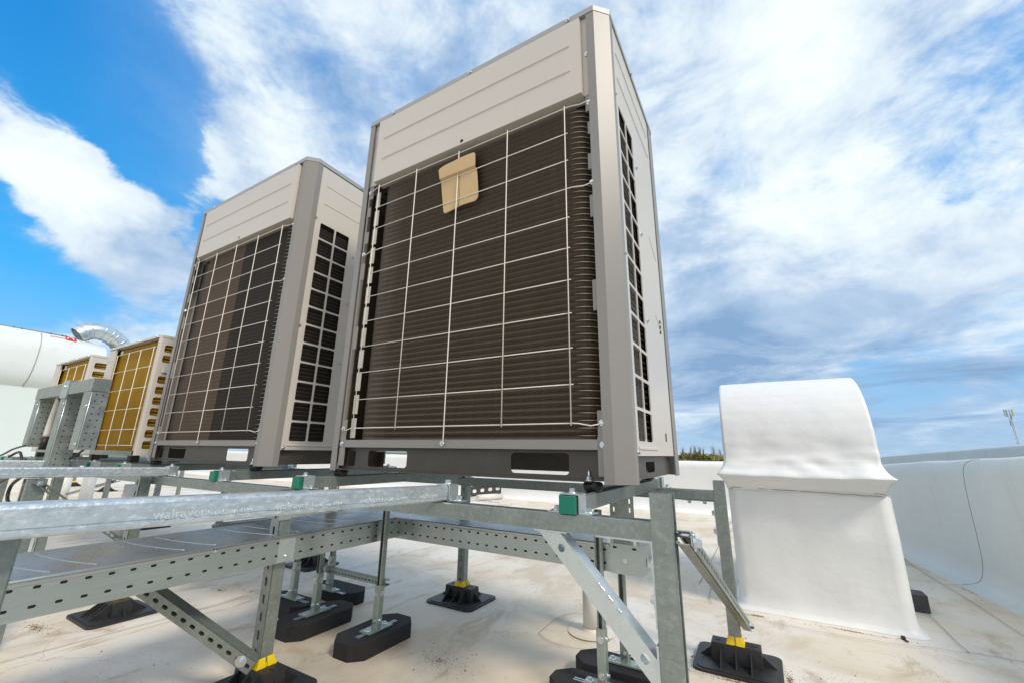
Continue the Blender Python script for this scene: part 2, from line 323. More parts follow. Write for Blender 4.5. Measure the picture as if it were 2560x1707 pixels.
    def strut(s, p0, p1, opn, sz=0.041, slots=None, t=0.0025, off=0.0):
        """lipped channel from p0 to p1, open towards opn; slots=(pitch,len,width) through its back"""
        p0, p1 = V(p0), V(p1); Wd = p1 - p0; Ln = Wd.length; w = Wd.normalized()
        o = V(opn); o = (o - w * o.dot(w)).normalized(); u = w.cross(o)
        h = sz / 2
        if slots:
            pit, sl, sw = slots; n = max(1, int(Ln / pit)); ub = [Ln * i / n for i in range(n + 1)]
            s.plate(p0 - o * h + u * h, w, -u, ub, [0, sz], {(i, 0): (sl, sw, min(sl, sw) / 2 - 1e-4) for i in range(n)}, t)
        else:
            s.prism([(-h, -h), (h, -h), (h, -h + t), (-h, -h + t)], p0, u, o, Wd)
        for g in (1, -1):
            prof = [(h, -h + (t if True else 0)), (h, h - .003), (h - .003, h), (.27 * sz, h), (.27 * sz, .33 * sz), (.27 * sz + t, .33 * sz), (.27 * sz + t, h - t), (h - t, h - t), (h - t, -h + t)]
            s.prism([(g * a, b) for a, b in (prof if g > 0 else prof[::-1])], p0, u, o, Wd)
        return s
    def bolt(s, p, ax, r=0.009, h=0.008, washer=True):
        p, ax = V(p), V(ax).normalized()
        if washer: s.cyl(p, p + ax * .002, r * 1.75, 16)
        a = p + ax * (.002 if washer else 0); s.cyl(a, a + ax * h, r, 6, smooth=False); s.cyl(a + ax * h, a + ax * (h + .0015), r * .8, 6, smooth=False)
        return s
    def build(s, name, m, parent=None, label=None, smooth=False):
        me = bpy.data.meshes.new(name); o = V((0, 0, 0))
        if parent is not None: o = WL[parent.name]
        me.from_pydata([tuple(q - o) for q in s.v], [], s.f)
        if smooth: me.polygons.foreach_set('use_smooth', [True] * len(s.f))
        elif s.sm: me.polygons.foreach_set('use_smooth', [i in s.sm for i in range(len(s.f))])
        me.update(); me.materials.append(M[m] if isinstance(m, str) else m)
        ob = bpy.data.objects.new(name, me); COL.objects.link(ob); WL[ob.name] = o.copy()
        if parent is not None: ob.parent = parent
        if label: ob['label'] = label
        return ob
def thing(name, label, cat, loc, group=None):
    o = bpy.data.objects.new(name, None); COL.objects.link(o); o.location = loc; o.empty_display_size = .1
    o['label'] = label; o['category'] = cat
    if group: o['group'] = group
    WL[o.name] = V(loc); return o
def tag(o, label, cat, group=None):
    o['label'] = label; o['category'] = cat
    if group: o['group'] = group
    return o
def struct(o, kind='structure'): o['kind'] = kind; return o
def grid(nu, nv, fn, flip=False):
    m = MB(); m.v = [V(fn(i / nu, j / nv)) for j in range(nv + 1) for i in range(nu + 1)]
    for j in range(nv):
        for i in range(nu):
            a = j * (nu + 1) + i; q = [a, a + 1, a + nu + 2, a + nu + 1]; m.f.append(q[::-1] if flip else q)
    return m
def bez(pts, n=10):
    """smooth polyline through points (Catmull-Rom)"""
    P = [V(p) for p in pts]; P = [P[0] * 2 - P[1]] + P + [P[-1] * 2 - P[-2]]; o = []
    for i in range(1, len(P) - 2):
        for k in range(n):
            t = k / n; a, b, c, d = P[i - 1:i + 3]
            o.append(.5 * ((2 * b) + (c - a) * t + (2 * a - 5 * b + 4 * c - d) * t * t + (3 * b - a - 3 * c + d) * t ** 3))
    return o + [P[-2]]
X, Y, Z = V((1, 0, 0)), V((0, 1, 0)), V((0, 0, 1))
ZF = -0.69                                             # roof deck level

# ------------------------------------------------------------------ setting: land, roof deck, sheets and stains
land = grid(8, 8, lambda u, v: (-1500 + 3000 * u, -1500 + 3000 * v, -8.0)).build('ground', 'ground'); struct(land)
deck = MB().box((-16, -7, ZF - .4), (2.6, 6.0, ZF)).build('roof_deck', 'roof'); struct(deck)
def strip(pts, w, z):
    m = MB(); P = [V((p[0], p[1], z)) for p in pts]
    for i, p in enumerate(P):
        d = (P[min(i + 1, len(P) - 1)] - P[max(i - 1, 0)]); d.z = 0; d.normalize(); q = V((-d.y, d.x, 0)) * w / 2; m.v += [p - q, p + q]
    for i in range(len(P) - 1): m.f.append([2 * i, 2 * i + 2, 2 * i + 3, 2 * i + 1])
    return m
def wob(a, b, n=24, amp=.004):
    a, b = V((*a, 0)), V((*b, 0)); d = (b - a).normalized(); q = V((-d.y, d.x, 0))
    return [tuple((a.lerp(b, i / n) + q * amp * noise.noise(V((i * .7, a.x * 3, a.y))))[:2]) for i in range(n + 1)]
sz = ZF + .004
for a, b in (((-2.19, -3.0), (-2.12, .36)), ((-2.12, .36), (-2.08, 5.3)), ((-4.4, -3), (-4.3, 5.3)), ((-6.6, -3), (-6.5, 5.3)), ((-9, -3), (-8.9, 5.3)),
             ((-.08, 1.9), (-.06, 5.2)), ((-.35, -3), (-.36, .3)), ((.983, 1.512), (2.1, 1.535))):
    strip(wob(a, b), .0035, sz).build('sheet_seam', 'seam', deck)
for pts in ([(-.3, 1.56), (-.09, 1.555), (.024, 1.556), (.188, 1.442), (.495, 1.412), (.70, 1.43), (.82, 1.452), (.85, 1.475)],
            [(.85, 1.475), (.969, 1.48), (.985, 1.51), (.98, 1.602), (.984, 1.8), (.983, 2.018)], [(.024, 1.556), (.0, 1.65), (-.005, 1.876)],
            [(1.21, 3.4), (1.226, 2.907)], [(1.225, 2.96), (1.241, 2.727), (1.262, 2.3), (1.27, 1.864), (1.3, 1.2), (1.34, .3)], [(1.241, 2.74), (1.34, 2.80), (1.385, 2.85), (1.40, 2.95), (1.41, 3.06)]):
    strip(bez([(*p, 0) for p in pts], 8), .003, sz + .004).build('sheet_seam', 'seam', deck)
# grit and dried dirt that collected on the membrane
def blotch(name, x, y, rx, ry, m, n, sd_, ang=0):
    rr = random.Random(sd_); b = MB()
    for i in range(n):
        t = rr.random() * 6.283; d = abs(rr.gauss(0, .48)); px, py = math.cos(t) * d * rx, math.sin(t) * d * ry
        cx, cy = x + px * math.cos(ang) - py * math.sin(ang), y + px * math.sin(ang) + py * math.cos(ang)
        s = rr.uniform(.0005, .0014) * (2.2 if rr.random() < .05 else 1); a = rr.random() * 3; k = rr.randint(4, 6)
        if rr.random() < .55: continue
        b.prism([(math.cos(a + 6.283 * q / k) * s * rr.uniform(.6, 1.3), math.sin(a + 6.283 * q / k) * s) for q in range(k)], (cx, cy, ZF + .0005), X, Y, Z * s * .7)
    o = b.build(name, m); return struct(o, 'stuff')
for i, (x, y, rx, ry, n) in enumerate(((-2.48, -.40, .13, .05, 900), (-2.55, .05, .28, .05, 1000), (-2.36, .28, .10, .05, 500), (-.80, .30, .2, .12, 650), (-1.6, -.5, .8, .5, 700),
                                       (.5, .9, 1.0, .5, 900), (.18, .74, .17, .02, 700), (.02, .87, .015, .13, 400), (.34, .85, .02, .12, 500), (-2.2, .36, .12, .08, 400))):
    blotch('grit', x, y, rx, ry, 'soil', n, 30 + i)
blotch('grit', 1.22, 3.55, .05, .35, 'soil', 1400, 71, -.12); blotch('grit', 1.36, 2.75, .03, .30, 'soil', 1100, 72, -.12)
blotch('moss', .23, 1.50, .05, .02, 'moss', 700, 73); blotch('moss', -1.6, 2.2, .3, .1, 'moss', 500, 74); blotch('grit', .62, 1.52, .22, .02, 'moss', 700, 75)

# ------------------------------------------------------------------ parapets and other roof-edge walls
def bulge(u, v, a, s): return a * noise.noise(V((u * s, v * s, a * 90)))
def wall_run(name, P0, P1, z0, z1, thick, side, m, label, wav=.012, n=60, cove=.10):
    """membrane-clad upstand from P0 to P1 (top falls z0 to z1); side = +1/-1 picks which way the face looks"""
    a, b = V((*P0, 0)), V((*P1, 0)); d = (b - a).normalized(); q = V((-d.y, d.x, 0)) * side
    r = .05
    def prof(zt):
        return [(cove, ZF), (cove * .45, ZF + .018), (cove * .12, ZF + .05), (.0, ZF + .13), (-.004, ZF + .3), (-.002, (ZF + zt) / 2 + .1), (.0, zt - .09), (.0, zt - r), (-.02, zt - .015), (-r, zt),
                (-thick + r, zt), (-thick + .01, zt - .02), (-thick, zt - r), (-thick, -8)]
    K = len(prof(0))
    def fn(u, v):
        pt = a.lerp(b, u); zt = z0 + (z1 - z0) * u; o, z = prof(zt)[round(v * (K - 1))]
        w = bulge((b - a).length * u, z * 2.5, wav, 2.2) * (1 if ZF + .1 < z < zt - .02 else .25)
        zz = z + (bulge((b - a).length * u, 1.3, .006, 3) if z > ZF + .2 else 0)
        return pt + q * (o + w) + Z * zz
    g = grid(n, K - 1, fn, flip=side > 0); o = g.build(name, m, smooth=True); tag(o, label, 'parapet'); return o
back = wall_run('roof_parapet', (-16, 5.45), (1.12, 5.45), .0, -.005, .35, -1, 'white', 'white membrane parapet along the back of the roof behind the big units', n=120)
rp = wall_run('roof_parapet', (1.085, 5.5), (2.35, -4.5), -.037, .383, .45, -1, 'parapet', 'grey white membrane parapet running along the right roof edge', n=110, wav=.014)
MB().tube(bez([(1.445, 2.40, .081), (1.405, 2.42, .07), (1.385, 2.46, .03), (1.382, 2.49, -.06), (1.385, 2.515, -.20), (1.39, 2.535, -.36), (1.39, 2.56, -.52), (1.375, 2.62, -.62), (1.33, 2.75, -.675)], 6), .0014, 5).build('membrane_seam', 'seam', rp)
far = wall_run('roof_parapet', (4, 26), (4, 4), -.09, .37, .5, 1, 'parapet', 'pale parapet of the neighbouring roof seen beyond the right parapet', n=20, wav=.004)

# ------------------------------------------------------------------ plant room at the far left with its wrapped duct roll
ph = thing('plant_room', 'white plant room wall with rounded membrane wrapped top at far left', 'building', (-14, 1.0, ZF))
MB().box((-17, -14, ZF), (-14.25, 2.9, 1.55)).build('wall', 'penthouse', ph)
def roll(u, v):
    y = -14 + 16.6 * u; c = V((-14.75, y, 2.02)); t = R(-112 + 250 * v); ry = .74 if y < 1.9 else .74 - .10 * ((y - 1.9) / .7)
    rx = .75; k = 1 + .012 * noise.noise(V((y * 1.3, v * 6, 2)))
    if y > 1.5: k += .03 * noise.noise(V((y * 3, v * 9, 5)))
    sx, sz_ = math.copysign(abs(math.cos(t)) ** .75, math.cos(t)), math.copysign(abs(math.sin(t)) ** .8, math.sin(t))
    return c + X * sx * rx * k + Z * sz_ * ry * k
rl = grid(70, 26, roll).build('wrapped_roll', 'roll', ph, smooth=True)
MB().cyl((-14.75, 2.60, 1.99), (-14.75, 2.61, 1.99), .66, 24).build('end_cover', 'parapet', ph)
def on_roll(y, dg, lift=.006):
    t = R(dg); ry = .74 if y < 1.9 else .74 - .10 * ((y - 1.9) / .7)
    return V((-14.75 + abs(math.cos(t)) ** .75 * (.75 + lift) * (1 if math.cos(t) > 0 else -1), y, 2.02 + math.copysign(abs(math.sin(t)) ** .8, math.sin(t)) * (ry + lift)))
MB().tube([on_roll(-12 + .5 * i, 66) for i in range(29)], .012, 5).build('clamp_rail', 'seam', ph)
for y in (.98, 1.10, 1.58, 1.78, 1.84):
    p = on_roll(y, 64, .01); MB().cyl(p, p + X * .012, .014, 8).build('fixing', 'cable', ph)
MB().tube([on_roll(1.42 + .0 * i - .0007 * (i - 4) ** 2, 56 - 9 * i) for i in range(15)], .006, 5).build('membrane_seam', 'seam', ph)
def patch(y0, y1, d0, d1, nm, m, lift):
    return grid(8, 6, lambda u, v: on_roll(y0 + (y1 - y0) * u, d0 + (d1 - d0) * v, lift)).build(nm, m, ph, smooth=True)
patch(1.83, 2.02, 46, 64, 'print_patch', 'red', .012)
ring = MB(); pts = [on_roll(1.915 + .055 * math.cos(a), 50 + 7.5 * math.sin(a), .018) for a in [R(-10 + 200 * i / 14) for i in range(15)]]
ring.tube(pts, .012, 5).build('print_ring', 'white_print', ph)
def lettering(txt, size, loc, xd, yd, m, parent, ext=.0004, name='lettering'):
    c = bpy.data.curves.new(name, 'FONT'); c.body = txt; c.size = size; c.extrude = ext; c.resolution_u = 2
    tmp = bpy.data.objects.new('tmp', c); COL.objects.link(tmp); me = bpy.data.meshes.new_from_object(tmp.evaluated_get(bpy.context.evaluated_depsgraph_get())); bpy.data.objects.remove(tmp); bpy.data.curves.remove(c)
    o = bpy.data.objects.new(name, me); COL.objects.link(o); xd, yd = V(xd).normalized(), V(yd).normalized(); zd = xd.cross(yd).normalized(); yd = zd.cross(xd)
    p = V(loc) - WL[parent.name]; o.matrix_local = Matrix(((xd.x, yd.x, zd.x, p.x), (xd.y, yd.y, zd.y, p.y), (xd.z, yd.z, zd.z, p.z), (0, 0, 0, 1)))
    o.parent = parent; me.materials.clear(); me.materials.append(M[m]); return o
lettering('ROOFING', .06, on_roll(1.56, 47, .02), Y, (on_roll(1.6, 60) - on_roll(1.6, 50)), 'red', ph, .002)

# spiral duct elbow standing on the plant room
el = thing('spiral_duct', 'shiny spiral duct elbow with open mouth above the plant room', 'duct', (-14.6, 2.9, 1.6))
path = bez([(-14.4, 2.05, 2.79), (-14.4, 2.22, 2.93), (-14.4, 2.46, 2.98), (-14.4, 2.70, 2.90), (-14.4, 2.92, 2.72), (-14.4, 3.06, 2.45), (-14.4, 3.10, 1.4)], 5)
r_e = .205
MB().tube(path, r_e, 24, caps=False).build('duct_body', 'spiral', el)
MB().tube(path, r_e - .01, 24, caps=False).build('duct_lining', 'spiral', el)
for i in (0, 3, 6, 11, 14, 16, 19, 23, 26):
    d = (path[min(i + 1, len(path) - 1)] - path[max(i - 1, 0)]).normalized()
    MB().cyl(path[i] - d * .012, path[i] + d * .012, r_e + .012, 24).build('joint_ring', 'spiral', el) if i else \
        MB().tube([path[0] + (d.orthogonal().normalized() * math.cos(R(a)) + d.cross(d.orthogonal().normalized()) * math.sin(R(a))) * r_e for a in range(0, 361, 15)], .012, 6).build('joint_ring', 'spiral', el)

# ------------------------------------------------------------------ big outdoor units
HU = 1.69; CH = .046; WU = 1.177; DU = .745
def coil_outline(x0, x1, y0, y1, r, n=7):
    """plan outline: back-left, round the two front corners, back-right"""
    o = [(x0, y1)]
    for i in range(n + 1):
        a = R(180 + 90 * i / n); o.append((x0 + r + r * math.cos(a), y0 + r + r * math.sin(a)))
    for i in range(n + 1):
        a = R(270 + 90 * i / n); o.append((x1 - r + r * math.cos(a), y0 + r + r * math.sin(a)))
    return o + [(x1, y1)]
def big_unit(ox, oy, label, stripe, w_right_vents=True):
    u = thing('outdoor_unit', label, 'air conditioner', (ox - WU / 2, oy + DU / 2, 0), 'large air conditioning units on the frame')
    def T(x, y, z): return V((ox + x, oy + y, z))
    xl, xr, yb = -WU - CH, CH, DU + CH
    c = CH
    # four chamfered corner posts
    def post(sx, sy, fl_x, fl_y):
        # corner at (xr|xl, 0|yb); chamfer c; flanges along both faces
        x0 = xr if sx > 0 else xl; y0 = 0 if sy < 0 else yb; t = .004
        if sy > 0: c2 = c
        p = [(x0 - sx * (c + fl_x), y0), (x0 - sx * c, y0), (x0, y0 - sy * c), (x0, y0 - sy * (c + fl_y)),
             (x0 - sx * t, y0 - sy * (c + fl_y)), (x0 - sx * t, y0 - sy * (c + .002)), (x0 - sx * (c + .002), y0 - sy * t), (x0 - sx * (c + fl_x), y0 - sy * t)]
        m = MB().prism([(ox + a, oy + b) for a, b in (p if sx * sy < 0 else p[::-1])], (0, 0, 0), X, Y, Z * 1.664)
        m.build('corner_post', 'post', u)
    post(1, -1, .030, .030); post(-1, -1, .030, .030); post(1, 1, .03, .075); post(-1, 1, .03, .075)
    # lid
    def octo(e, z0, z1):
        return MB().prism([(ox + xl + c, oy - e), (ox + xr - c, oy - e), (ox + xr + e, oy + c), (ox + xr + e, oy + yb - c), (ox + xr - c, oy + yb + e), (ox + xl + c, oy + yb + e), (ox + xl - e, oy + yb - c), (ox + xl - e, oy + c)], (0, 0, z0), X, Y, Z * (z1 - z0))
    lid = octo(.002, 1.666, HU)
    lid.build('top_lid', 'cap', u)
    octo(-.05, HU, HU + .02).build('fan_deck', 'cap', u)
    for fx in (-.9, -.28):
        rg = MB()
        for k in range(5):
            rr = .06 + .05 * k; rg.tube([T(fx + rr * math.cos(R(a)), .38 + rr * math.sin(R(a)), HU + .035) for a in range(0, 361, 20)], .004, 5)
        rg.build('fan_guard', 'wire', u)
    # upper front panel with two pressed ribs
    m = MB(); x0, x1, z0, z1 = -1.100, -.053, 1.310, 1.654; yf = -.010
    hx, hz = -.579, 1.326
    m.plate(T(0, yf, 0), X, Z, [x0, hx - .02, hx + .02, x1], [z0, hz - .012, hz + .012, z1], {(1, 1): (.017, .017, .0083)}, .002)
    m.box(T(x0, yf + .002, z0), T(x0 + .002, .03, z1)); m.box(T(x1 - .002, yf + .002, z0), T(x1, .03, z1))
    m.box(T(x0 + .002, yf + .002, z0), T(x1 - .002, .05, z0 + .002))
    pan = m.build('upper_front_panel', 'ivory', u)
    MB().cyl(T(hx, yf + .004, hz), T(hx, yf + .006, hz), .0095, 12).build('drain_hole', 'black', pan)
    for zz in (1.540, 1.425):
        q = MB(); q.prism([(0, -.005), (-.0035, 0), (0, .005)], T(-1.057, yf, zz), Y, Z, X * .964); q.build('pressed_rib', 'ivory', pan)
    for xa, xb in ((-.0545, -.018), (-1.158, -1.099)):
        MB().box(T(xa, .012, 1.31), T(xb, .016, 1.663)).build('recess_strip', 'ivory', u, label='ivory strip set back between panel and post')
    # black interior behind coil top and body
    b = MB(); b.box(T(xl + .05, .20, .12), T(xr - .06, yb - .05, 1.655)); b.box(T(-1.10, .055, 1.286), T(-.05, .2, 1.306)); b.build('inner_body', 'black', u)
    # coil block with rows of tube ripples
    zc0, zc1 = .120, 1.284; rows = 53; ol = coil_outline(-1.082 if not stripe else -1.05, -.040, .028, .60, .070)
    def coil(part, name, mt, amp=.0048):
        m = MB(); lv = rows * 4
        for k in range(lv + 1):
            z = zc0 + (zc1 - zc0) * k / lv; d0 = amp * math.cos(2 * math.pi * k / 4)
            for (x, y) in part:
                d = d0 * max(0.0, min(1.0, (x + 1.06) / .15)) if x < -.5 else d0
                cxx, cyy = -.56, .32; dx, dy = x - cxx, y - cyy
                nx, ny = (0, -1) if abs(y - .028) < .006 else ((1 if x > cxx else -1), -.35 if y < .12 else 0)
                m.v.append(T(x + nx * d, y + ny * d, z))
        n = len(part)
        for k in range(lv):
            for i in range(n - 1): m.f.append([k * n + i, k * n + i + 1, (k + 1) * n + i + 1, (k + 1) * n + i])
        return m.build(name, mt, u, smooth=False)
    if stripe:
        # left part of the coil coloured lighter than the right part
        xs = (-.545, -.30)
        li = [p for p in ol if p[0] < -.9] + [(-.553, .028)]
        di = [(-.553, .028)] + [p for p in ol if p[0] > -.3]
        coil(li, 'coil', 'fin_light', .0006)['label'] = 'lighter left half of the coil'
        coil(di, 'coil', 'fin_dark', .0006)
    else:
        fr = []
        for a, b in zip(ol[:-1], ol[1:]):
            fr.append(a)
            if abs(a[1] - b[1]) < 1e-6 and abs(a[0] - b[0]) > .3: fr += [(a[0] + (b[0] - a[0]) * t / 8, a[1]) for t in (.2, .6, 1, 1.5, 2, 4, 6)]
        coil(fr + [ol[-1]], 'coil', 'fin')
    # bare tube bends showing at the right-hand end of the coil
    tb = MB(); arc = [p for p in ol if p[0] > -.12 and p[1] < .3]
    for k in range(rows):
        z = zc0 + (zc1 - zc0) * (k + .5) / rows
        tb.tube([T(x + .0048 * min(1, max(0, (x + .11) / .07)), y - .0045 * max(0, 1 - (y - .028) / .07), z) for x, y in arc if y < .12], lambda i: .0003 + .0017 * min(1, i / 4), 5)
    tb.build('coil_tubes', 'tube', u)
    if not stripe:
        # slotted end plate at the left of the coil
        ep = MB()
        for i in range(12): ep.box(T(-1.1045, .022, .128 + i * .0965), T(-1.079, .026, .207 + i * .0965))
        ep.build('coil_end_plate', 'crease_lo', u)
    else:
        MB().box(T(-1.105, .05, .12), T(-1.04, .055, 1.285)).build('coil_end_plate', 'base', u)
    # notched mounting strips along the posts
    for sx, xa, xb in ((1, -.047, -.0225), (-1, -1.1395, -1.108)):
        st = MB(); zz = .02; wide = True
        for (za, zb, e) in ((.02, .125, 1), (.125, .20, .9), (.20, .50, .25), (.50, .60, .9), (.60, .82, .3), (.82, .90, .8), (.90, 1.0, .2), (1.0, 1.06, .85), (1.06, 1.14, .25), (1.14, 1.19, .7), (1.19, 1.235, .2), (1.235, 1.30, .9)):
            wdt = (xb - xa) * e
            if sx > 0: st.box(T(xb - wdt, .006, za), T(xb, .009, zb))
            else: st.box(T(xa, .006, za), T(xa + wdt, .009, zb))
        st.build('mounting_strip', 'post', u)
        for z in (1.268, .946, .165, .105):
            MB().bolt(T((xa + xb) / 2 + .004 * sx, .0055, z), -Y, .0055, .004).build('screw', 'zinc', u)
    MB().bolt(T(-.033, .011, 1.49), -Y, .0055, .004).build('screw', 'zinc', u)
    # wire guard
    gr = MB(); rw = .0020; yg = -.006
    vx = (-1.060, -.825, -.592, -.358, -.120)
    for i, x in enumerate(vx):
        if i == 2: gr.tube([T(x, yg, 1.284), T(x, yg, .125), T(x - .002, yg + .002, .116), T(x - .007, yg + .006, .108)], rw, 8)
        else: gr.tube([T(x, yg, 1.284), T(x, yg, .158)], rw, 8)
    hz_ = [1.278, 1.168, 1.057, .946, .836, .725, .613, .501, .390, .279, .165]
    for i, z in enumerate(hz_):
        ext = i in (0, 3, 10)
        a = [T(-1.125, .004, z - .006), T(-1.105, .0, z - .008), T(-1.075, yg + .004, z), T(-1.062, yg + .004, z)] if ext else [T(-1.068, yg + .004, z)]
        b_ = [T(-.118, yg + .004, z), T(-.10, yg + .004, z - .001), T(-.062, .0, z - .008), T(-.034, .003, z - .003)] if ext else [T(-.112, yg + .004, z)]
        gr.tube(a + b_, rw * .92, 8)
    gr.build('wire_guard', 'wire', u)
    MB().bolt(T(-.600, .0, .107), -Y, .0055, .004).build('screw', 'zinc', u)
    # bottom rail and slotted base
    br = MB(); br.prism([(.004, .091), (.004, .117), (.012, .120), (.06, .120), (.06, .117), (.014, .117), (.007, .114), (.007, .094), (.02, .094), (.02, .091)], T(-1.108, 0, 0), Y, Z, X * 1.062)
    br.build('bottom_rail', 'post', u)
    def basepl(O, U, wid, hs):
        ub = sorted({0, wid} | {q for h in hs for q in h[:2]}); hd = {}
        for h in hs: hd[(ub.index(h[0]), 1)] = (h[1] - h[0] - .01, .062, h[2])
        return MB().plate(O, U, Z, ub, [.006, .013, .087, .0905], hd, .0025)
    fb_ = basepl(T(-1.140, .030, 0), X, 1.115, [(.141, .357, .012), (.793, 1.001, .012), (.026, .078, .006)])
    fb_.box(T(-1.14, .004, .004), T(-.07, .030, .0065)); fb_.build('base_panel', 'base', u)
    MB().box(T(-1.14, yb - .032, -.004), T(-.025, yb - .030, .0905)).build('base_panel', 'base', u)
    sb = MB().plate(T(.022, .06, 0), Y, Z, [0, .195, .35, .62], [.006, .010, .070, .0735], {(1, 1): (.132, .034, .008)}, .0025)
    sb.build('base_panel', 'base', u)
    lb = MB().box(T(xl + .022, .06, .006), T(xl + .0245, .27, .0735)); lb.box(T(xl + .022, .27, .006), T(xl + .06, .2725, .0735)); lb.build('base_panel', 'base', u)
    ul = MB().box(T(xl + .03, .032, .0905), T(xr - .03, yb - .032, .1195)); ul.build('drip_pan', 'base', u)
    # side panels with two columns of vents
    for sx in (1, -1):
        xs_ = xr - .003 if sx > 0 else xl + .003
        ub = [.076, .110, .206, .212, .307, .66]; vb = [.076, .114] + [.114 + .1003 * i for i in range(1, 13)] + [1.662]
        hd = {}
        for i in range(12):
            hd[(1, i + 1)] = (.092, .091, .008); hd[(3, i + 1)] = (.091, .091, .008)
        O = T(xs_, 0, 0)
        if sx > 0: sp = MB().plate(O, Y, Z, ub, vb, hd, .004)
        else: sp = MB().plate(O, -Y, Z, [-q for q in ub[::-1]], vb, {(4 - i, j): h for (i, j), h in hd.items()}, .004)
        sp_o = sp.build('side_panel', 'ivory', u)
        # raised frames round the openings and pressed ribs
        for zz in (1.553, 1.438): MB().prism([(0, -.005), (.003 * sx, 0), (0, .005)], T(xs_, .115, zz), X, Z, Y * .50).build('pressed_rib', 'ivory', sp_o)
        MB().prism([(0, -.006), (.003 * sx, -.003), (.003 * sx, .003), (0, .006)], T(xs_, .105, .098), X, Z, Y * .25).build('pressed_rib', 'ivory', sp_o)
        gd = MB()
        for i in range(60): gd.box(T(xs_ - sx * .012, .108, .125 + i * .02), T(xs_ - sx * .009, .309, .1262 + i * .02))
        gd.build('side_fins', 'base', u)
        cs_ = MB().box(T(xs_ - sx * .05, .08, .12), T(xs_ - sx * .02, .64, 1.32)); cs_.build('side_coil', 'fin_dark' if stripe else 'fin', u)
        for (yy, zz) in ((.078, 1.33), (.078, .70), (.090, .085), (.345, .9), (.345, .55), (.345, 1.2)):
            MB().bolt(T(xs_, yy, zz), X * sx, .005, .004).build('screw', 'zinc', u)
        if sx > 0 and not stripe:
            for q in range(3): MB().cyl(T(xs_ - .001, .585, .612 - .022 * q), T(xs_ + .003, .585, .612 - .022 * q), .0075, 12).build('grommet', 'black', u)
            MB().box(T(xs_, .52, .128), T(xs_ + .002, .532, .158)).build('keyhole', 'black', u)
            gv = MB()
            for (ya, za, yb2, zb2) in ((.50, .965, .61, .90), (.51, .62, .585, .575)): gv.tube([T(xs_ + .0005, ya, za), T(xs_ + .0005, yb2, zb2)], .0010, 5)
            gv.build('panel_line', 'crease_lo', u)
    MB().box(T(-1.10, yb - .03, .12), T(-.02, yb - .025, 1.66)).build('rear_coil', 'fin', u)
    # feet: rubber block, washer and stud at each corner
    for fx, fy in ((-.078, .045), (-1.165, .045), (-.078, .70), (-1.165, .70)):
        f = MB(); p = T(fx, fy, 0)
        prof = [(.0, .0235), (.005, .0275), (.014, .0285), (.022, .0265), (.0245, .022)]
        m_ = MB(); n = 16
        for h, rr in prof:
            for i in range(n): m_.v.append(p + V((rr * math.cos(6.2832 * i / n), rr * math.sin(6.2832 * i / n), -.0215 + h)))
        for k in range(len(prof) - 1):
            for i in range(n): m_.sm.add(len(m_.f)); m_.f.append([k * n + i, k * n + (i + 1) % n, (k + 1) * n + (i + 1) % n, (k + 1) * n + i])
        m_.f.append([(len(prof) - 1) * n + i for i in range(n)])
        ft = m_.build('rubber_foot', 'foot', u)
        sgx = 1 if fx > -.5 else -1
        MB().bolt(p + V((-.004, -.020, .0065)) if fy < .3 else p + Z * .0065, Z, .0075, .008).cyl(p + V((-.004, -.020, .01)) if fy < .3 else p, (p + V((-.004, -.020, .034))) if fy < .3 else p + Z * .03, .0035, 8).build('stud', 'zinc', ft)
    # lid screws
    for i, fx in enumerate((-.10, -.56, -1.02)):
        MB().bolt(T(fx, -.003, 1.678), -Y, .0045, .003, washer=True).build('screw', 'zinc', u)
    MB().bolt(T(xr + .003, .35, 1.678), X, .0045, .003).build('screw', 'zinc', u)
    return u
uA = big_unit(0, 0, 'nearest and tallest grey outdoor unit with cardboard stuck in its wire guard', False)
uB = big_unit(-1.694, -.008, 'second large grey outdoor unit with half of its coil lighter brown', True)

# cardboard tucked behind the wires of the nearest unit
cb = MB()
lo_ = [(-.5035, 1.173), (-.500, 1.15), (-.490, 1.045), (-.494, 1.032), (-.505, 1.024), (-.540, 1.026), (-.572, 1.026), (-.584, 1.024), (-.592, 1.022), (-.645, 1.014), (-.656, 1.016), (-.661, 1.026), (-.6835, 1.173)]
up_ = [(-.504, 1.179), (-.5065, 1.236), (-.513, 1.2425), (-.540, 1.244), (-.585, 1.244), (-.612, 1.240), (-.655, 1.238), (-.686, 1.231), (-.692, 1.222), (-.684, 1.179)]
cb.prism(lo_, (0, -.0012, 0), X, Z, Y * .004); cb.prism(up_, (0, -.0118, 0), X, Z, Y * .004)
cb.add([(-.5035, -.0012, 1.173), (-.6835, -.0012, 1.173), (-.684, -.0118, 1.179), (-.504, -.0118, 1.179)], [[0, 1, 2, 3]])
cbo = cb.build('cardboard_piece', 'cardboard'); tag(cbo, 'torn brown cardboard piece tucked under the wires of the nearest unit', 'cardboard')
MB().tube([(-.588, -.0015, 1.165), (-.584, -.0018, 1.10), (-.580, -.0018, 1.06), (-.584, -.0015, 1.022)], .0016, 5).build('tear', 'card_edge', cbo)

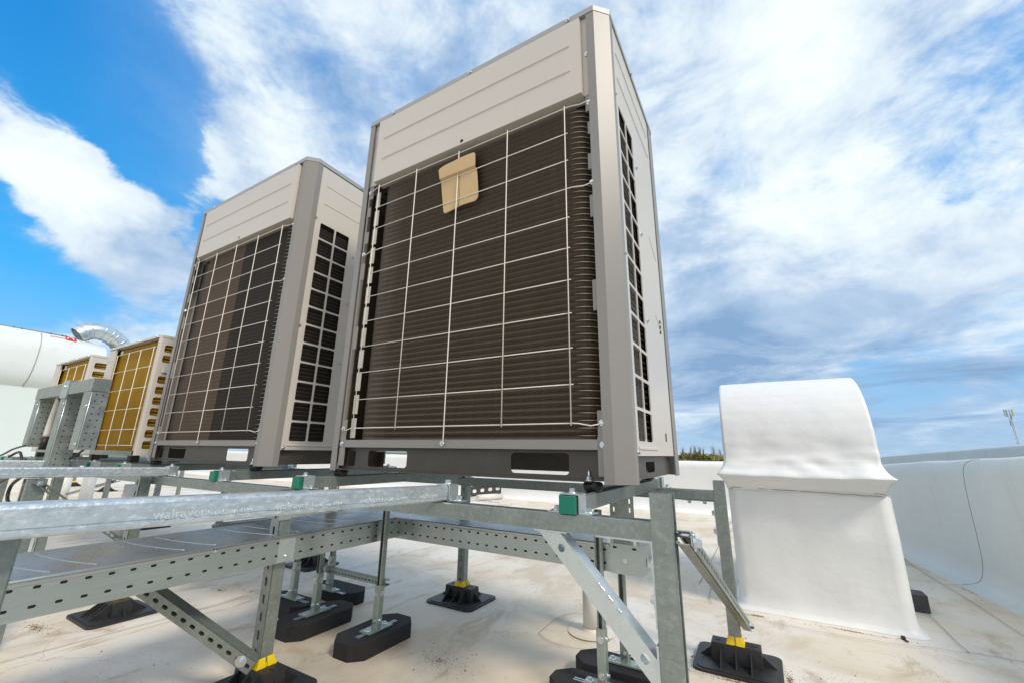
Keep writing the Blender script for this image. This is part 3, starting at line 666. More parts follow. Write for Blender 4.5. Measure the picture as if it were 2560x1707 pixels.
# ------------------------------------------------------------------ two smaller units with golden coils
def small_unit(xr, label):
    xl, y0, z0, z1 = xr - .935, .05, .024, .838; D = .33
    u = thing('outdoor_unit', label, 'air conditioner', (xr - .467, y0 + D / 2, z0), 'small golden coil units on the frame')
    T = lambda x, y, z: V((xr + x, y0 + y, z))
    MB().box(T(-.925, .035, z0 + .02), T(-.03, D - .01, z1 - .01)).build('coil', 'gold', u)
    # corner casing pieces
    m = MB(); m.prism([(-.013, .0), (-.004, .004), (0, .0128), (-.004, .0128), (-.014, .008), (-.03, .004), (-.03, 0)][::-1], T(0, 0, z0), X, Y, Z * (z1 - z0)); m.build('corner_casing', 'ivory', u)
    ub = [.013, .030, .212, D]; vb = [z0, z0 + .03] + [z0 + .03 + .0745 * i for i in range(1, 11)] + [z1]
    hd = {(1, 1 + i): (.172, .052, .012) for i in range(10) if i != 7}
    sp = MB().plate(T(-.0005, 0, 0), Y, Z, ub, vb, hd, .004); sp.build('side_panel', 'ivory', u)
    tb = MB()
    for i in range(33): tb.cyl(T(-.012, .02, z0 + .04 + i * .0235), T(-.012, .25, z0 + .04 + i * .0235), .0042, 6)
    tb.build('coil_tubes', 'gold_tube', u)
    h = MB().box(T(.0, .045, z0 + .03 + .0745 * 7 + .015), T(.014, .215, z0 + .03 + .0745 * 7 + .06), .006); ho = h.build('handle', 'ivory', u)
    ho2 = MB().box(T(.004, .06, z0 + .03 + .0745 * 7 + .012), T(.013, .20, z0 + .03 + .0745 * 7 + .0145)); ho2.build('grip_recess', 'black', ho)
    MB().box(T(-.935, -.0, z0), T(-.80, .012, z1 - .004)).build('left_casing', 'ivory', u)
    MB().box(T(-.935, .012, z0), T(-.93, D, z1)).build('left_side', 'ivory', u)
    MB().prism([(-.94, -.004), (-.015, -.004), (.003, .01), (.003, D), (-.94, D)], T(0, 0, z1), X, Y, Z * .016).build('top_lid', 'ivory', u)
    MB().box(T(-.80, .0, z0 - .004), T(-.01, .012, z0 + .028)).build('base_rail', 'galv', u)
    MB().box(T(-.80, .03, z1 - .05), T(-.75, .033, z1 - .012)).build('rating_plate', 'white_print', u)
    g = MB(); rw = .0026
    for i, x in enumerate((-.715, -.49, -.28, -.06)):
        b0 = z0 + .028 if i == 1 else z0 + .055
        g.tube([T(x, -.006, .772), T(x, -.006, b0 + .03), T(x + (.012 if i == 1 else 0), -.006, b0)], rw, 6)
    for z in (.772, .632, .485, .338, .195, .088): g.tube([T(-.745, -.002, z), T(-.05, -.002, z)], rw, 6)
    g.build('wire_guard', 'wire', u)
    for x in (-.86, -.62, -.36, -.06): MB().bolt(T(x, -.004, z1 + .008), -Y, .005, .004).build('screw', 'zinc', u)
    ln = MB()
    for z in (.74, .61, .20): ln.box(T(-.925, -.0015, z), T(-.815, 0, z + .003))
    ln.build('panel_line', 'crease_lo', u)
    for x in (-.09, -.80):
        for y in (.03, .27): MB().box(T(x - .03, y - .02, -.022), T(x + .03, y + .03, z0 - .004), .004).build('rubber_foot', 'foot', u)
    return u
small_unit(-3.262, 'small outdoor unit with golden coil next to the second large unit')
small_unit(-4.62, 'small outdoor unit with golden coil farthest to the left in the row')

# ------------------------------------------------------------------ galvanised support frame
fr = thing('support_frame', 'galvanised steel channel frame carrying the row of outdoor units', 'frame', (-3.0, .3, ZF))
YT, YB, XB = -.0218, -.0622, -.103
def bolt_at(p, ax, r=.009, h=.009): return MB().bolt(p, ax, r, h).build('bolt', 'zinc', fr)
# beams along the row
def beam_x(x0, x1, y, sl=False, m='galv'):
    b = MB().strut((x0, y, (YB + XB) / 2 - .0003), (x1, y, (YB + XB) / 2 - .0003), Z, .0405, slots=(.05, .028, .013) if sl else None)
    return b.build('long_beam', m, fr)
beam_x(-7.1, .1185, -.120); beam_x(-7.1, .154, .885, True)
# cross beams under the feet, with strap brackets and green end caps at the front
for x in (-.078, -1.167, -1.778, -2.862, -3.34, -4.03, -4.71, -5.40):
    MB().strut((x, -.135, (YT + YB) / 2), (x, .95 if x < -.1 else .915, (YT + YB) / 2), Z, .0402).build('cross_beam', 'galv', fr)
    w = .0212
    cp = MB().box((x - w, -.150, YB + .0005), (x + w, -.1352, YT + .001), .003); cp.build('end_cap', 'green', fr)
    for y in (-.118, .885):
        s = MB(); t = .003; h = .034; a, b, tp = x - w - t, x + w + t, YT + t
        y0, y1 = y - .015, y + .03
        s.prism([(a - h, YB), (a + .0, YB), (a + .0, tp), (b, tp), (b, YB), (b + h, YB), (b + h, YB + t), (b + t, YB + t), (b + t, tp + t - .002), (b, tp + t), (a, tp + t), (a - t, tp + t - .002), (a - t, YB + t), (a - h, YB + t)][::-1], (0, y0, 0), X, Z, Y * (y1 - y0))
        s.build('strap_bracket', 'galv_bright', fr)
        for q in (a - h * .55, b + h * .55): bolt_at((q, (y0 + y1) / 2, YB + t), Z, .0075, .008)
        bolt_at((x, (y0 + y1) / 2, tp + t), Z, .0075, .008)
# outriggers running towards the viewer's side
def outrigger(x0, w, y0, y1, zt, tilt, h, big):
    t = MB(); Ln = y1 - y0
    k = 1.0
    prof = [(0, .004), (.0025, .001), (.006, 0), (w - .006, 0), (w - .0025, .001), (w, .004), (w, .009), (w - .0016, .0105), (w - .0016, .0118), (w, .013), (w, h - .007), (w - .001, h - .004), (w - .003, h - .0015), (w - .007, h), (.007, h), (.003, h - .0015), (.001, h - .004), (0, h - .007)]
    d = V((0, -Ln, tilt * Ln)); O = V((x0, y1, zt - h))
    t.prism(prof, O, X, Z, d)
    o = t.build('outrigger', 'galv_hot', fr)
    # strap at the inner end
    s = MB(); a, b, tt = x0 - .003, x0 + w + .003, .003
    s.prism([(b + .036, zt - h - .001), (b + .036, zt - h + .002), (b + .004, zt - h + .002), (b + .003, zt + .001), (b - .002, zt + .004), (a + .002, zt + .004), (a - .001, zt + .001), (a - .001, zt - h), (a + .001, zt - h), (a + .002, zt + .001), (b - .001, zt + .001), (b, zt - h - .001)], (0, y1 - .012, 0), X, Z, Y * .042)
    s.build('strap_bracket', 'galv_bright', fr)
    bolt_at((b + .02, y1 + .012, zt - h + .002), Z, .009, .01); bolt_at((x0 + w * .6, y1 + .008, zt + .004), Z, .009, .008)
    return o
o1 = outrigger(-.516, .041, -1.60, -.100, -.0185, .0315, .0435, True)
o2 = outrigger(-2.325, .041, -1.60, -.105, -.0185, .021, .0435, True)
o3 = outrigger(-3.76, .041, -1.60, -.105, -.0185, .021, .0435, True)
for y, z, sz_, txt in ((-.640, -.036, .021, 'walraven'), (-.436, -.0418, .021, 'walraven'), (-.834, -.029, .021, 'walraven'), (-.232, -.048, .021, 'walraven'),
                       (-.562, -.0375, .0115, 'RapidStrut 41|H'), (-.358, -.0430, .0115, 'RapidStrut 41|H'), (-.758, -.031, .0115, 'RapidStrut 41|H')):
    dy = V((0, 1, -.0315)); lettering(txt, sz_, (-.4747, y, z + .0015), dy, Z, 'emboss', fr, .0005)
# posts
def post(x, y, zt, sz_=.045, opn=X, slots=None, m='galv', zb=ZF + .03):
    return MB().strut((x, y, zb), (x, y, zt), opn, sz_, slots).build('post', m, fr)
mk = MB().strut((.1425, -.1225, ZF + .03), (.1425, -.1225, -.002), X, .0465)
for k in range(24):
    z = -.03 - k * .024; mk.box((.134, -.1464, z), (.150, -.1457, z + .0009))
mk.build('post', 'galv', fr)
post(.176, .885, -.022, .042, X)
SL = (.05, .03, .013)
FX = (-1.185, -2.395, -3.69, -4.98, -6.27); BX = (-1.136, -2.43, -3.70, -4.98, -6.27, -6.88)
for x in FX: post(x, -.168, -.066, .047, Y, SL)
for x in BX: post(x, .885, -.1045, .041, Y, SL)
p5 = post(-.55, -.975, -.052 + .028, .041, Y, SL); post(-2.29, -.575, -.055, .06, -Y); post(-3.74, -.60, -.055, .06, -Y); post(-2.29, -1.3, -.045, .041, Y); post(-.496, -1.5, -.03, .041, Y)
MB().box((-1.158, -.195, -.165), (-1.1605 + .0005, -.150, -.105)).build('clip_plate', 'galv_bright', fr)
# angle brackets holding the long beams to the end posts
for (xp, y) in ((.1185, -.120), (.154, .885)):
    s = MB().box((xp - .13, y - .018, XB - .0045), (xp - .004, y + .018, XB - .0005)); s.box((xp - .0042, y - .018, XB - .17), (xp - .0004, y + .018, XB - .0005)); s.build('angle_bracket', 'galv_bright', fr)
    for q in (.04, .10): bolt_at((xp - q, y, XB - .0045), -Z, .008, .008)
    for q in (.05, .12): bolt_at((xp - .0042, y, XB - q), -X, .010, .008)
# welded channel brace at the near corner
wb = MB(); a, b = V((-.158, -.143, -.106)), V((.114, -.143, -.385)); d = (b - a); dn = d.normalized(); s_ = V((dn.z, 0, -dn.x)) * -1
wd = .041; side = V((-dn.z, 0, dn.x))
zt_, xr_ = -.1078, .1172
tL0 = (zt_ - a.z) / dn.z; tR0 = (zt_ - (a + side * wd).z) / dn.z; tL1 = (xr_ - a.x) / dn.x; tR1 = (xr_ - (a + side * wd).x) / dn.x
lo, hi = max(tL0, tR0), min(tL1, tR1)
nU = dn if dn.cross(side).dot(-Y) > 0 else None
if nU is not None: wb.plate(a + dn * lo, dn, side, [0, .05, hi - lo - .06, hi - lo], [0, wd], {(0, 0): (.019, .019, .0093), (2, 0): (.02, .02, .0098, .01, 0)}, .004)
else: wb.plate(a + side * wd + dn * lo, dn, -side, [0, .05, hi - lo - .06, hi - lo], [0, wd], {(0, 0): (.019, .019, .0093), (2, 0): (.02, .02, .0098, .01, 0)}, .004)
for tri in ([(tL0, 0), (tR0, wd), (lo, 0), (lo, wd)], [(hi, 0), (hi, wd), (tL1, 0), (tR1, wd)]):
    q = [a + dn * t + side * v for t, v in tri]; q = [p for i, p in enumerate(q) if all((p - r_).length > 1e-5 for r_ in q[:i])]
    if len(q) == 3: wb.add(q + [p + Y * .004 for p in q], [[0, 1, 2], [5, 4, 3], [0, 3, 4, 1], [1, 4, 5, 2], [2, 5, 3, 0]])
wb.prism([(wd - .004, .0042), (wd, .0042), (wd, .044), (wd - .004, .044)], a + dn * tR0, side, Y, dn * (tR1 - tR0))
wb.prism([(0, .0042), (.004, .0042), (.004, .044), (0, .044)], a + dn * tL0, side, Y, dn * (tL1 - tL0))
wb.box((-.17, -.142, XB - .0045), (-.085, -.1, XB - .0008)); wb.box((.114, -.145, -.40), (.1184, -.1, -.30))
wb.build('welded_brace', 'galv_bright', fr)
bead = MB(); rr = random.Random(3)
for seg in ((.42, .50), (.52, .58), (.62, .66)):
    P = []
    for k in range(9):
        q = a + dn * (tR0 + (tR1 - tR0) * (seg[0] + (seg[1] - seg[0]) * k / 8)) + side * (wd + .0005); P.append(q + V((rr.uniform(-.001, .001), 0, rr.uniform(-.001, .001))))
    bead.tube(P, lambda i: .0022 + .0012 * (i % 2), 6)
bead.build('weld_bead', 'galv_bright', fr)
# perforated braces
def pbrace(a, b, opn, sz_=.041, m='galv', bolts=((.03, 1), (.97, 1)), pitch=.034):
    o = MB().strut(a, b, opn, sz_, (pitch, .019, .012)).build('brace', m, fr); a, b, n = V(a), V(b), -V(opn)
    w = (b - a).normalized(); n = (n - w * n.dot(w)).normalized()
    for t, s in bolts: MB().bolt(a.lerp(b, t) + n * sz_ * .52, n, .010, .011).build('bolt', 'zinc', fr)
    return o
pbrace((.184, -.140, -.088), (.214, .985, -.585), -X, .029, 'galv')
MB().cyl((.165, -.125, -.085), (.205, -.125, -.085), .0055, 10).build('threaded_rod', 'zinc', fr)
pbrace((-1.162, -.205, -.600), (-1.43, -.47, -.335), (-.7, .7, .2), .041, bolts=((.09, 1),))
pbrace((-2.245, -.585, -.060), (-2.33, -.205, -.375), (-1, 0, 0), .022, bolts=(), pitch=.026)
for q in ((-2.232, -.572, -.071), (-2.305, -.23, -.356)): bolt_at(q, X, .006, .006)
pbrace((-3.72, .858, -.56), (-2.9, .858, -.44), (0, .5, -1), .035, bolts=())
pbrace((-7.68, .93, -.54), (-6.15, .93, -.30), (0, 1, .3), .035, bolts=(), pitch=.09)
# extra frame row far behind on the left
for x in (-7.1, -8.55, -9.75, -11.45):
    MB().strut((x, 1.95, ZF + .03), (x, 1.95, -.07), Y, .041, SL).build('post', 'galv', fr)
MB().strut((-12, 1.95, -.085), (-6.9, 1.95, -.085), Z, .041).build('long_beam', 'galv', fr)

# ------------------------------------------------------------------ black roof feet with yellow collars
feet = []
def roof_foot(x, y, label, post_s=.045, txt=False):
    f = thing('roof_pedestal', label, 'pedestal', (x, y, ZF), 'black plastic feet under the frame posts')
    T = lambda a, b, c: V((x + a, y + b, ZF + c))
    a, b, r = .147, .132, .032
    def outl(e):
        o = []
        for sx, sy, a0 in ((1, 1, 0), (-1, 1, 90), (-1, -1, 180), (1, -1, 270)):
            for k in range(5):
                t = R(a0 + 22.5 * k); o.append((sx * (a - e - r) + r * math.cos(t), sy * (b - e - r) + r * math.sin(t)))
        return o
    m = MB()
    m.prism([(x + p, y + q) for p, q in outl(0)], (0, 0, ZF + .0005), X, Y, Z * .009)
    m.prism([(x + p, y + q) for p, q in outl(.012)], (0, 0, ZF + .0095), X, Y, Z * .003)
    pl = m.build('base_plate', 'plastic', f)
    c = MB(); bx, by, h = .084, .034, .072; k = len(c.v)
    lo = [(-bx - .003, -by - .003), (bx + .003, -by - .003), (bx + .003, by + .003), (-bx - .003, by + .003)]; hi = [(-bx, -by), (bx, -by), (bx, by), (-bx, by)]
    c.add([T(p, q, .0125) for p, q in lo] + [T(p, q, h) for p, q in hi], [[0, 1, 5, 4], [1, 2, 6, 5], [2, 3, 7, 6], [3, 0, 4, 7], [4, 5, 6, 7]])
    for sy in (-1, 1):
        for gx, gh in ((-.05, .064), (.05, .064), (0, .058)):
            c.prism([(sy * .034, .0125), (sy * (.108 if gx else .088), .0125), (sy * (.104 if gx else .085), .016), (sy * .034, gh)][::sy], T(gx - .002, 0, 0), Y, Z, X * .004)
    for sx in (-1, 1): c.prism([(sx * .084, .0125), (sx * .130, .0125), (sx * .127, .015), (sx * .084, .05)][::-sx], T(0, -.002, 0), X, Z, Y * .004)
    c.build('socket', 'plastic', f)
    for sx in (-1, 1): MB().box(T(sx * .062 - .009, -.004, h), T(sx * .062 + .009, .004, h + .0006)).build('slot', 'black', f)
    s = post_s / 2 + .0008; y_ = MB(); q = s + .010
    for sx in (-1, 1):
        for (a0, a1) in ((-1, -.12), (.12, 1)):
            y_.add([T(sx * s, a0 * s, h + .028), T(sx * s, a1 * s, h + .028), T(sx * q, a1 * q, h + .001), T(sx * q, a0 * q, h + .001), T(sx * s, a0 * s, h + .001), T(sx * s, a1 * s, h + .001)],
                   [[0, 1, 2, 3] if sx < 0 else [3, 2, 1, 0], [0, 3, 4], [1, 5, 2]])
            y_.add([T(a0 * s, sx * s, h + .028), T(a1 * s, sx * s, h + .028), T(a1 * q, sx * q, h + .001), T(a0 * q, sx * q, h + .001), T(a0 * s, sx * s, h + .001), T(a1 * s, sx * s, h + .001)],
                   [[0, 1, 2, 3] if sx > 0 else [3, 2, 1, 0], [0, 3, 4], [1, 5, 2]])
    y_.box(T(-s - .004, -s - .004, h - .001), T(s + .004, s + .004, h + .010))
    y_.build('collar', 'yellow', f)
    if txt:
        lettering('walraven', .019, T(-.112, -.055, .0126), Y, -X, 'faint_black', f, .0006)
        lettering('YETI 335', .017, T(.118, -.065, .0126), Y, -X, 'faint_black', f, .0006)
    return f
roof_foot(.176, .885, 'black foot with yellow collar in front of the white wrapped hood', .042, True)
roof_foot(-1.136, .885, 'black foot with yellow collar standing alone in the middle of the roof', .041)
roof_foot(-1.185, -.168, 'black foot with yellow collar cut off by the bottom edge, below the slotted post', .047)
roof_foot(-2.395, -.168, 'black foot in brown dirt below the slotted side of the cable tray', .047)
roof_foot(-2.43, .885, 'black foot behind the rubber blocks, half hidden by the cable tray', .041)
roof_foot(.1425, -.1225, 'black foot with yellow collar under the nearest corner post', .0465)
for x in FX[2:]: roof_foot(x, -.168, 'distant black foot under the front posts of the small units', .047)
for x in BX[2:]: roof_foot(x, .885, 'distant black foot under the rear posts of the small units', .041)
for x in (-7.1, -8.55, -9.75, -11.45): roof_foot(x, 1.95, 'distant black foot in the rearmost row at the left', .041)

# ------------------------------------------------------------------ cable tray with lids
tr = thing('cable_tray', 'galvanised cable tray with slotted sides and closed lid turning a corner under the units', 'cable tray', (-1.32, 0, -.3))
TB, TT = -.302, -.2145; TX0, TX1 = -1.495, -1.140; TYC = .355
def tray_side(O, U, Ln, rev=False):
    n = int(Ln / .0436); ub = []; hd = {}; p = Ln / n
    ub = [p * i for i in range(n + 1)]
    vb = [0, .0135, .036, .0545, .077, .0785 + .005]
    for i in range(n):
        hd[(i, 1)] = (.0135, .0068, .0033); hd[(i, 3)] = (.0135, .0068, .0033)
    m = MB().plate(O, U, Z, ub, vb, hd, .0015)
    return m
tray_side((TX1, -1.9, TB), Y, 1.9 + TYC).build('side_rail', 'sheet', tr)
MB().box((TX0, -1.9, TB), (TX0 + .0015, .51, TB + .083)).build('side_rail', 'sheet', tr)
MB().box((TX0 + .002, -1.9, TB), (TX1 - .0016, .50, TB + .0015)).build('tray_bottom', 'sheet', tr)
MB().box((TX1 - .004, -1.9, TB + .003), (TX1 - .003, TYC, TT - .006)).build('tray_liner', 'slot_dark', tr)
tray_side((TX1 - .0, TYC, TB), X, -.135 - TX1).build('side_rail', 'sheet', tr)
MB().box((-2.4, .505, TB), (-.135, .507, TB + .083)).build('side_rail', 'sheet', tr)
MB().box((-2.4, TYC, TB), (TX0 - .002, TYC + .0015, TB + .083)).build('side_rail', 'sheet', tr)
MB().box((TX1, TYC + .002, TB), (-.135, .503, TB + .0015)).box((-2.4, TYC + .002, TB), (TX0 - .001, .503, TB + .0015)).build('tray_bottom', 'sheet', tr)
MB().box((TX1, TYC + .003, TB + .003), (-.14, TYC + .004, TT - .006)).build('tray_liner', 'slot_dark', tr)
# a few red paint dots stand out in the slots
for x, z in ((-.628, TB + .023), (-.345, TB + .063)):
    MB().box((x - .006, TYC + .0008, z - .003), (x + .006, TYC + .002, z + .003)).build('paint_dot', 'red', tr)
# lids: sheet with rolled edge
def lidrun(prof, O, U, Wv, name='lid'): return MB().prism(prof, O, U, Z, Wv).build(name, 'lid', tr)
w1 = TX1 - TX0
rim = [(0, -.012), (.0015, -.012), (.0015, -.002), (w1 + .0015, -.002), (w1 + .0015, -.013), (w1 + .004, -.014), (w1 + .0055, -.009), (w1 + .0055, -.003), (w1 + .003, 0), (.003, 0), (0, -.003)]
MB().prism([(a - .002, b) for a, b in rim], (TX0, -1.9, TT), X, Z, Y * (1.9 + TYC - .003)).build('lid', 'lid', tr)
MB().tube([(TX1 + .0035, -1.9, TT - .0025), (TX1 + .0035, TYC - .006, TT - .0025)], .0034, 8).build('lid_edge', 'sheet', tr)
w2 = .152
MB().prism([(-.0055, -.003), (-.0055, -.009), (-.004, -.014), (-.0015, -.013), (-.0015, -.002), (w2, -.002), (w2, -.012), (w2 + .0015, -.012), (w2 + .0015, -.003), (w2 - .001, 0), (-.003, 0)][::-1], (-2.4, TYC, TT), Y, Z, X * (2.4 - .137)).build('lid', 'lid', tr)
# pressed stiffening creases across the lid
for y0 in (-1.05, -.78, -.50, -.22, .06):
    for dy in (0, .085):
        P = [(TX0 + .03 + (w1 - .06) * t, y0 + dy - .02 + .05 * t * t, TT + .0002) for t in [i / 10 for i in range(11)]]
        MB().tube(P, .0011, 5).build('crease', 'sheet', tr)
MB().box((-.136, TYC - .003, TB - .002), (-.028, .51, TT + .001)).build('end_box', 'sheet', tr)
for x in (-.125, -.060): MB().box((x, TYC - .0036, TT - .012), (x + .013, TYC - .0028, TT - .006)).build('end_slot', 'black', tr)
for y in (.40, .44, .47): MB().box((-.0284, y, TB + .02), (-.0274, y + .005, TB + .045)).build('end_slot', 'black', tr)
MB().box((-.155, TYC - .01, TT + .0012), (-.02, .515, TT + .0032)).build('end_cover', 'sheet', tr)
for q in ((-1.1385, -.40, TT - .010), (-1.1385, -.165, TB + .02)): MB().bolt(q, X, .004, .003).build('bolt', 'zinc', tr)
MB().bolt((-.085, TYC - .003, TB + .04), -Y, .004, .003).build('bolt', 'zinc', tr)
MB().box((-1.1398, -.195, TB + .002), (-1.1375, -.135, TB + .078)).build('joint_plate', 'galv_bright', tr)
# perforated riser feeding the gap between the two large units
MB().plate((-1.70, .40, TT), X, Z, [0, .028, .056, .085], [.0, .03, .06, .09, .12, .15, .18, .21, .24, .27, .30], {(i, j): (.006, .02, .0028) for i in (0, 2) for j in range(1, 10, 1) if j != 4} | {(1, 4): (.016, .016, .0078)}, .002).build('riser_plate', 'galv', tr)
MB().plate((-.145, .40, TT), X, Z, [0, .028, .056, .085], [.0, .03, .06, .09, .12, .15, .18, .21], {(i, j): (.006, .016, .0028) for i in (0, 2) for j in range(1, 7)}, .002).build('riser_plate', 'galv', tr)

# tray supports: two rubber blocks, sleeves, poles and a perforated rung each
def octo_block(cx, cy, lx, ly, ch, seed):
    m = MB(); h = .058; p = [(-lx, -ly + ch), (-lx + ch, -ly), (lx - ch, -ly), (lx, -ly + ch), (lx, ly - ch), (lx - ch, ly), (-lx + ch, ly), (-lx, ly - ch)]
    m.prism([(cx + a, cy + b) for a, b in p], (0, 0, ZF + .0005), X, Y, Z * (h - .004))
    q = [(a * .985, b * .985) for a, b in p]; n = 8; k = len(m.v)
    m.v += [V((cx + a, cy + b, ZF + h - .0035)) for a, b in p] + [V((cx + a, cy + b, ZF + h)) for a, b in q]
    for i in range(n): m.f.append([k + i, k + (i + 1) % n, k + n + (i + 1) % n, k + n + i])
    m.f.append([k + n + i for i in range(n)]); return m
def support(label, feet_, top, along_y, rung):
    s = thing('tray_support', label, 'tray support', ((feet_[0][0] + feet_[-1][0]) / 2, (feet_[0][1] + feet_[-1][1]) / 2, ZF), 'rubber block supports under the cable tray')
    for i, (x, y, dx, dy) in enumerate(feet_):
        lx, ly = (.085, .168) if along_y else (.168, .068)
        octo_block(x + dx, y + dy, lx, ly, .045, i).build('rubber_block', 'rubber', s)
        z0 = ZF + .058
        px, py = (.030, .062) if along_y else (.062, .024)
        rl_ = MB()
        for q in (-.006, .006):
            if along_y: rl_.box((x + q - .002, y - .10, z0), (x + q + .002, y + .11, z0 + .003))
            else: rl_.box((x - .10, y + q - .002, z0), (x + .12, y + q + .002, z0 + .003))
        rl_.build('inlay_rail', 'zinc', s)
        pl = MB().box((x - px, y - py, z0 + .003), (x + px, y + py, z0 + .008)).build('base_plate', 'sleeve', s)
        for q in (-1, 1):
            MB().bolt((x + (0 if along_y else q * .045), y + (q * .045 if along_y else 0), z0 + .008), Z, .007, .006).build('bolt', 'zinc', pl)
        zs = z0 + .165
        sl = MB(); a = .0145
        sl.box((x - a, y - a, z0 + .008), (x + a, y + a, zs), .002); slo = sl.build('sleeve', 'sleeve', s)
        for zz in (z0 + .035, zs - .03): MB().bolt((x + a, y, zz), X, .006, .005).build('bolt', 'zinc', slo); MB().bolt((x, y - a, zz), -Y, .006, .005).build('bolt', 'zinc', slo)
        MB().strut((x, y, zs), (x, y, top[i]), -Y, .0225, None, .0018).build('pole', 'galv', s)
    a, b, z = rung
    MB().strut((*a, z), (*b, z), (0, 1, 0) if not along_y else (0, 1, .0), .024, (.021, .012, .010)).build('rung', 'galv', s)
support('tray support with two rubber blocks, nearest to the slotted post under the tray corner', [(-1.108, .262, -.018, .012), (-1.478, .240, .0, .012)], (-.12, TB - .002), True, ((-1.50, .285), (-1.088, .285), -.462))
support('tray support with overlapping rubber blocks, farthest back behind the tray', [(-1.738, .300, -.02, -.01), (-1.700, .478, -.01, .075)], (TB - .002, TB - .002), False, ((-1.716, .318), (-1.716, .46), -.45))
support('tray support cut by the bottom edge behind the welded corner brace', [(-.169, .335, -.010, .0), (-.150, .520, -.010, .0)], (-.108, TB - .002), False, ((-.16, .36), (-.16, .50), -.45))

# ------------------------------------------------------------------ cable risers in front of the small units
ris = thing('cable_riser', 'upright cable tray frame with three slotted legs before the small golden units', 'cable tray', (-3.6, -.2, -.06))
yb_ = -.25
def leg(x0, x1, d, z0, z1):
    lid_ = MB().box((x0, yb_, z0), (x1, yb_ + .003, z1)); lid_.box((x0, yb_ + .003, z0), (x0 + .002, yb_ + d, z1)); lid_.build('riser_lid', 'galv', ris)
    Ln = z1 - z0; n = int(Ln / .036)
    MB().plate((x1, yb_ + .003, z0), Y, Z, [0, d * .5, d], [Ln * i / n for i in range(n + 1)], {(i, j): (.0085, .0085, .0041, (.005 if i == 0 else -.005), 0) for i in (0, 1) for j in range(n)}, .002).build('slotted_side', 'sheet', ris)
    MB().box((x1 - .006, yb_ + .006, z0 + .003), (x1 - .004, yb_ + d, z1 - .003)).build('side_liner', 'slot_dark', ris)
    MB().tube([(x1 + .001, yb_ + .006, z0), (x1 + .001, yb_ + .006, z1)], .003, 6).build('rolled_edge', 'galv_bright', ris)
leg(-4.345, -4.245, .085, .068, .411); leg(-3.755, -3.655, .105, -.06, .41); leg(-3.325, -3.205, .085, .058, .41)
MB().box((-4.36, yb_ - .002, .412), (-3.77, yb_ + .085, .492)).build('cross_tray', 'galv', ris)
MB().box((-3.655, yb_ - .001, .412), (-3.20, yb_ + .085, .492)).build('cross_tray', 'galv', ris)
MB().box((-3.771, yb_ - .006, .392), (-3.640, yb_ + .11, .510)).build('tee_box', 'sheet', ris)
for q in ((-3.70, yb_ - .006, .47), (-3.65, yb_ - .003, .35), (-3.21, yb_ - .001, .32), (-3.22, yb_ - .001, .09), (-4.25, yb_ - .001, .37)): MB().bolt(q, -Y, .006, .005).build('bolt', 'zinc', ris)
# insulated refrigerant pipe in the left bay
pp = thing('insulated_pipe', 'grey insulated pipe with black ends hanging beside the left riser leg', 'pipe', (-4.1, -.2, .2))
MB().tube(bez([(-4.06, -.19, .44), (-4.075, -.19, .36), (-4.10, -.19, .26), (-4.115, -.19, .14)], 6), .018, 10).build('pipe_cover', 'pvc', pp)
MB().tube([(-4.115, -.19, .14), (-4.12, -.19, .05)], .021, 10).build('pipe_end', 'cable', pp)
MB().tube([(-4.04, -.185, .42), (-4.03, -.16, .38)], .022, 10).build('pipe_end', 'cable', pp)
def cable(pts, r, label, group=None):
    o = MB().tube(bez(pts, 8), r, 8).build('power_cable', 'cable'); return tag(o, label, 'cable', group)
cable([(-4.95, -.32, -.04), (-4.57, -.30, .0), (-4.27, -.30, .05), (-4.05, -.29, .076)], .0065, 'thick black cable rising from the left edge to the riser leg')
cable([(-4.15, -.33, .0), (-4.10, -.31, .028), (-4.02, -.31, .03), (-3.95, -.31, .0), (-3.93, -.30, -.05)], .008, 'short black cable arching over the far outrigger')
cable([(-3.70, -.15, -.015), (-3.62, -.15, .005), (-3.50, -.15, .035), (-3.42, -.15, .065)], .0065, 'black cable slanting up to the black plug beside the right riser leg')
cable([(-4.35, -.35, -.24), (-4.0, -.34, -.14), (-3.75, -.33, -.10)], .008, 'straight black cable crossing below the far outrigger at the left')
cable([(-3.86, -.30, -.12), (-4.03, -.30, -.18), (-4.05, -.30, -.25), (-3.96, -.3, -.29), (-3.75, -.28, -.32)], .010, 'black cable loop hanging below the far outrigger')
pl_ = MB().box((-3.50, -.16, .062), (-3.33, -.12, .145), .008).build('junction_box', 'cable'); tag(pl_, 'black junction box tucked behind the right riser leg', 'junction box')

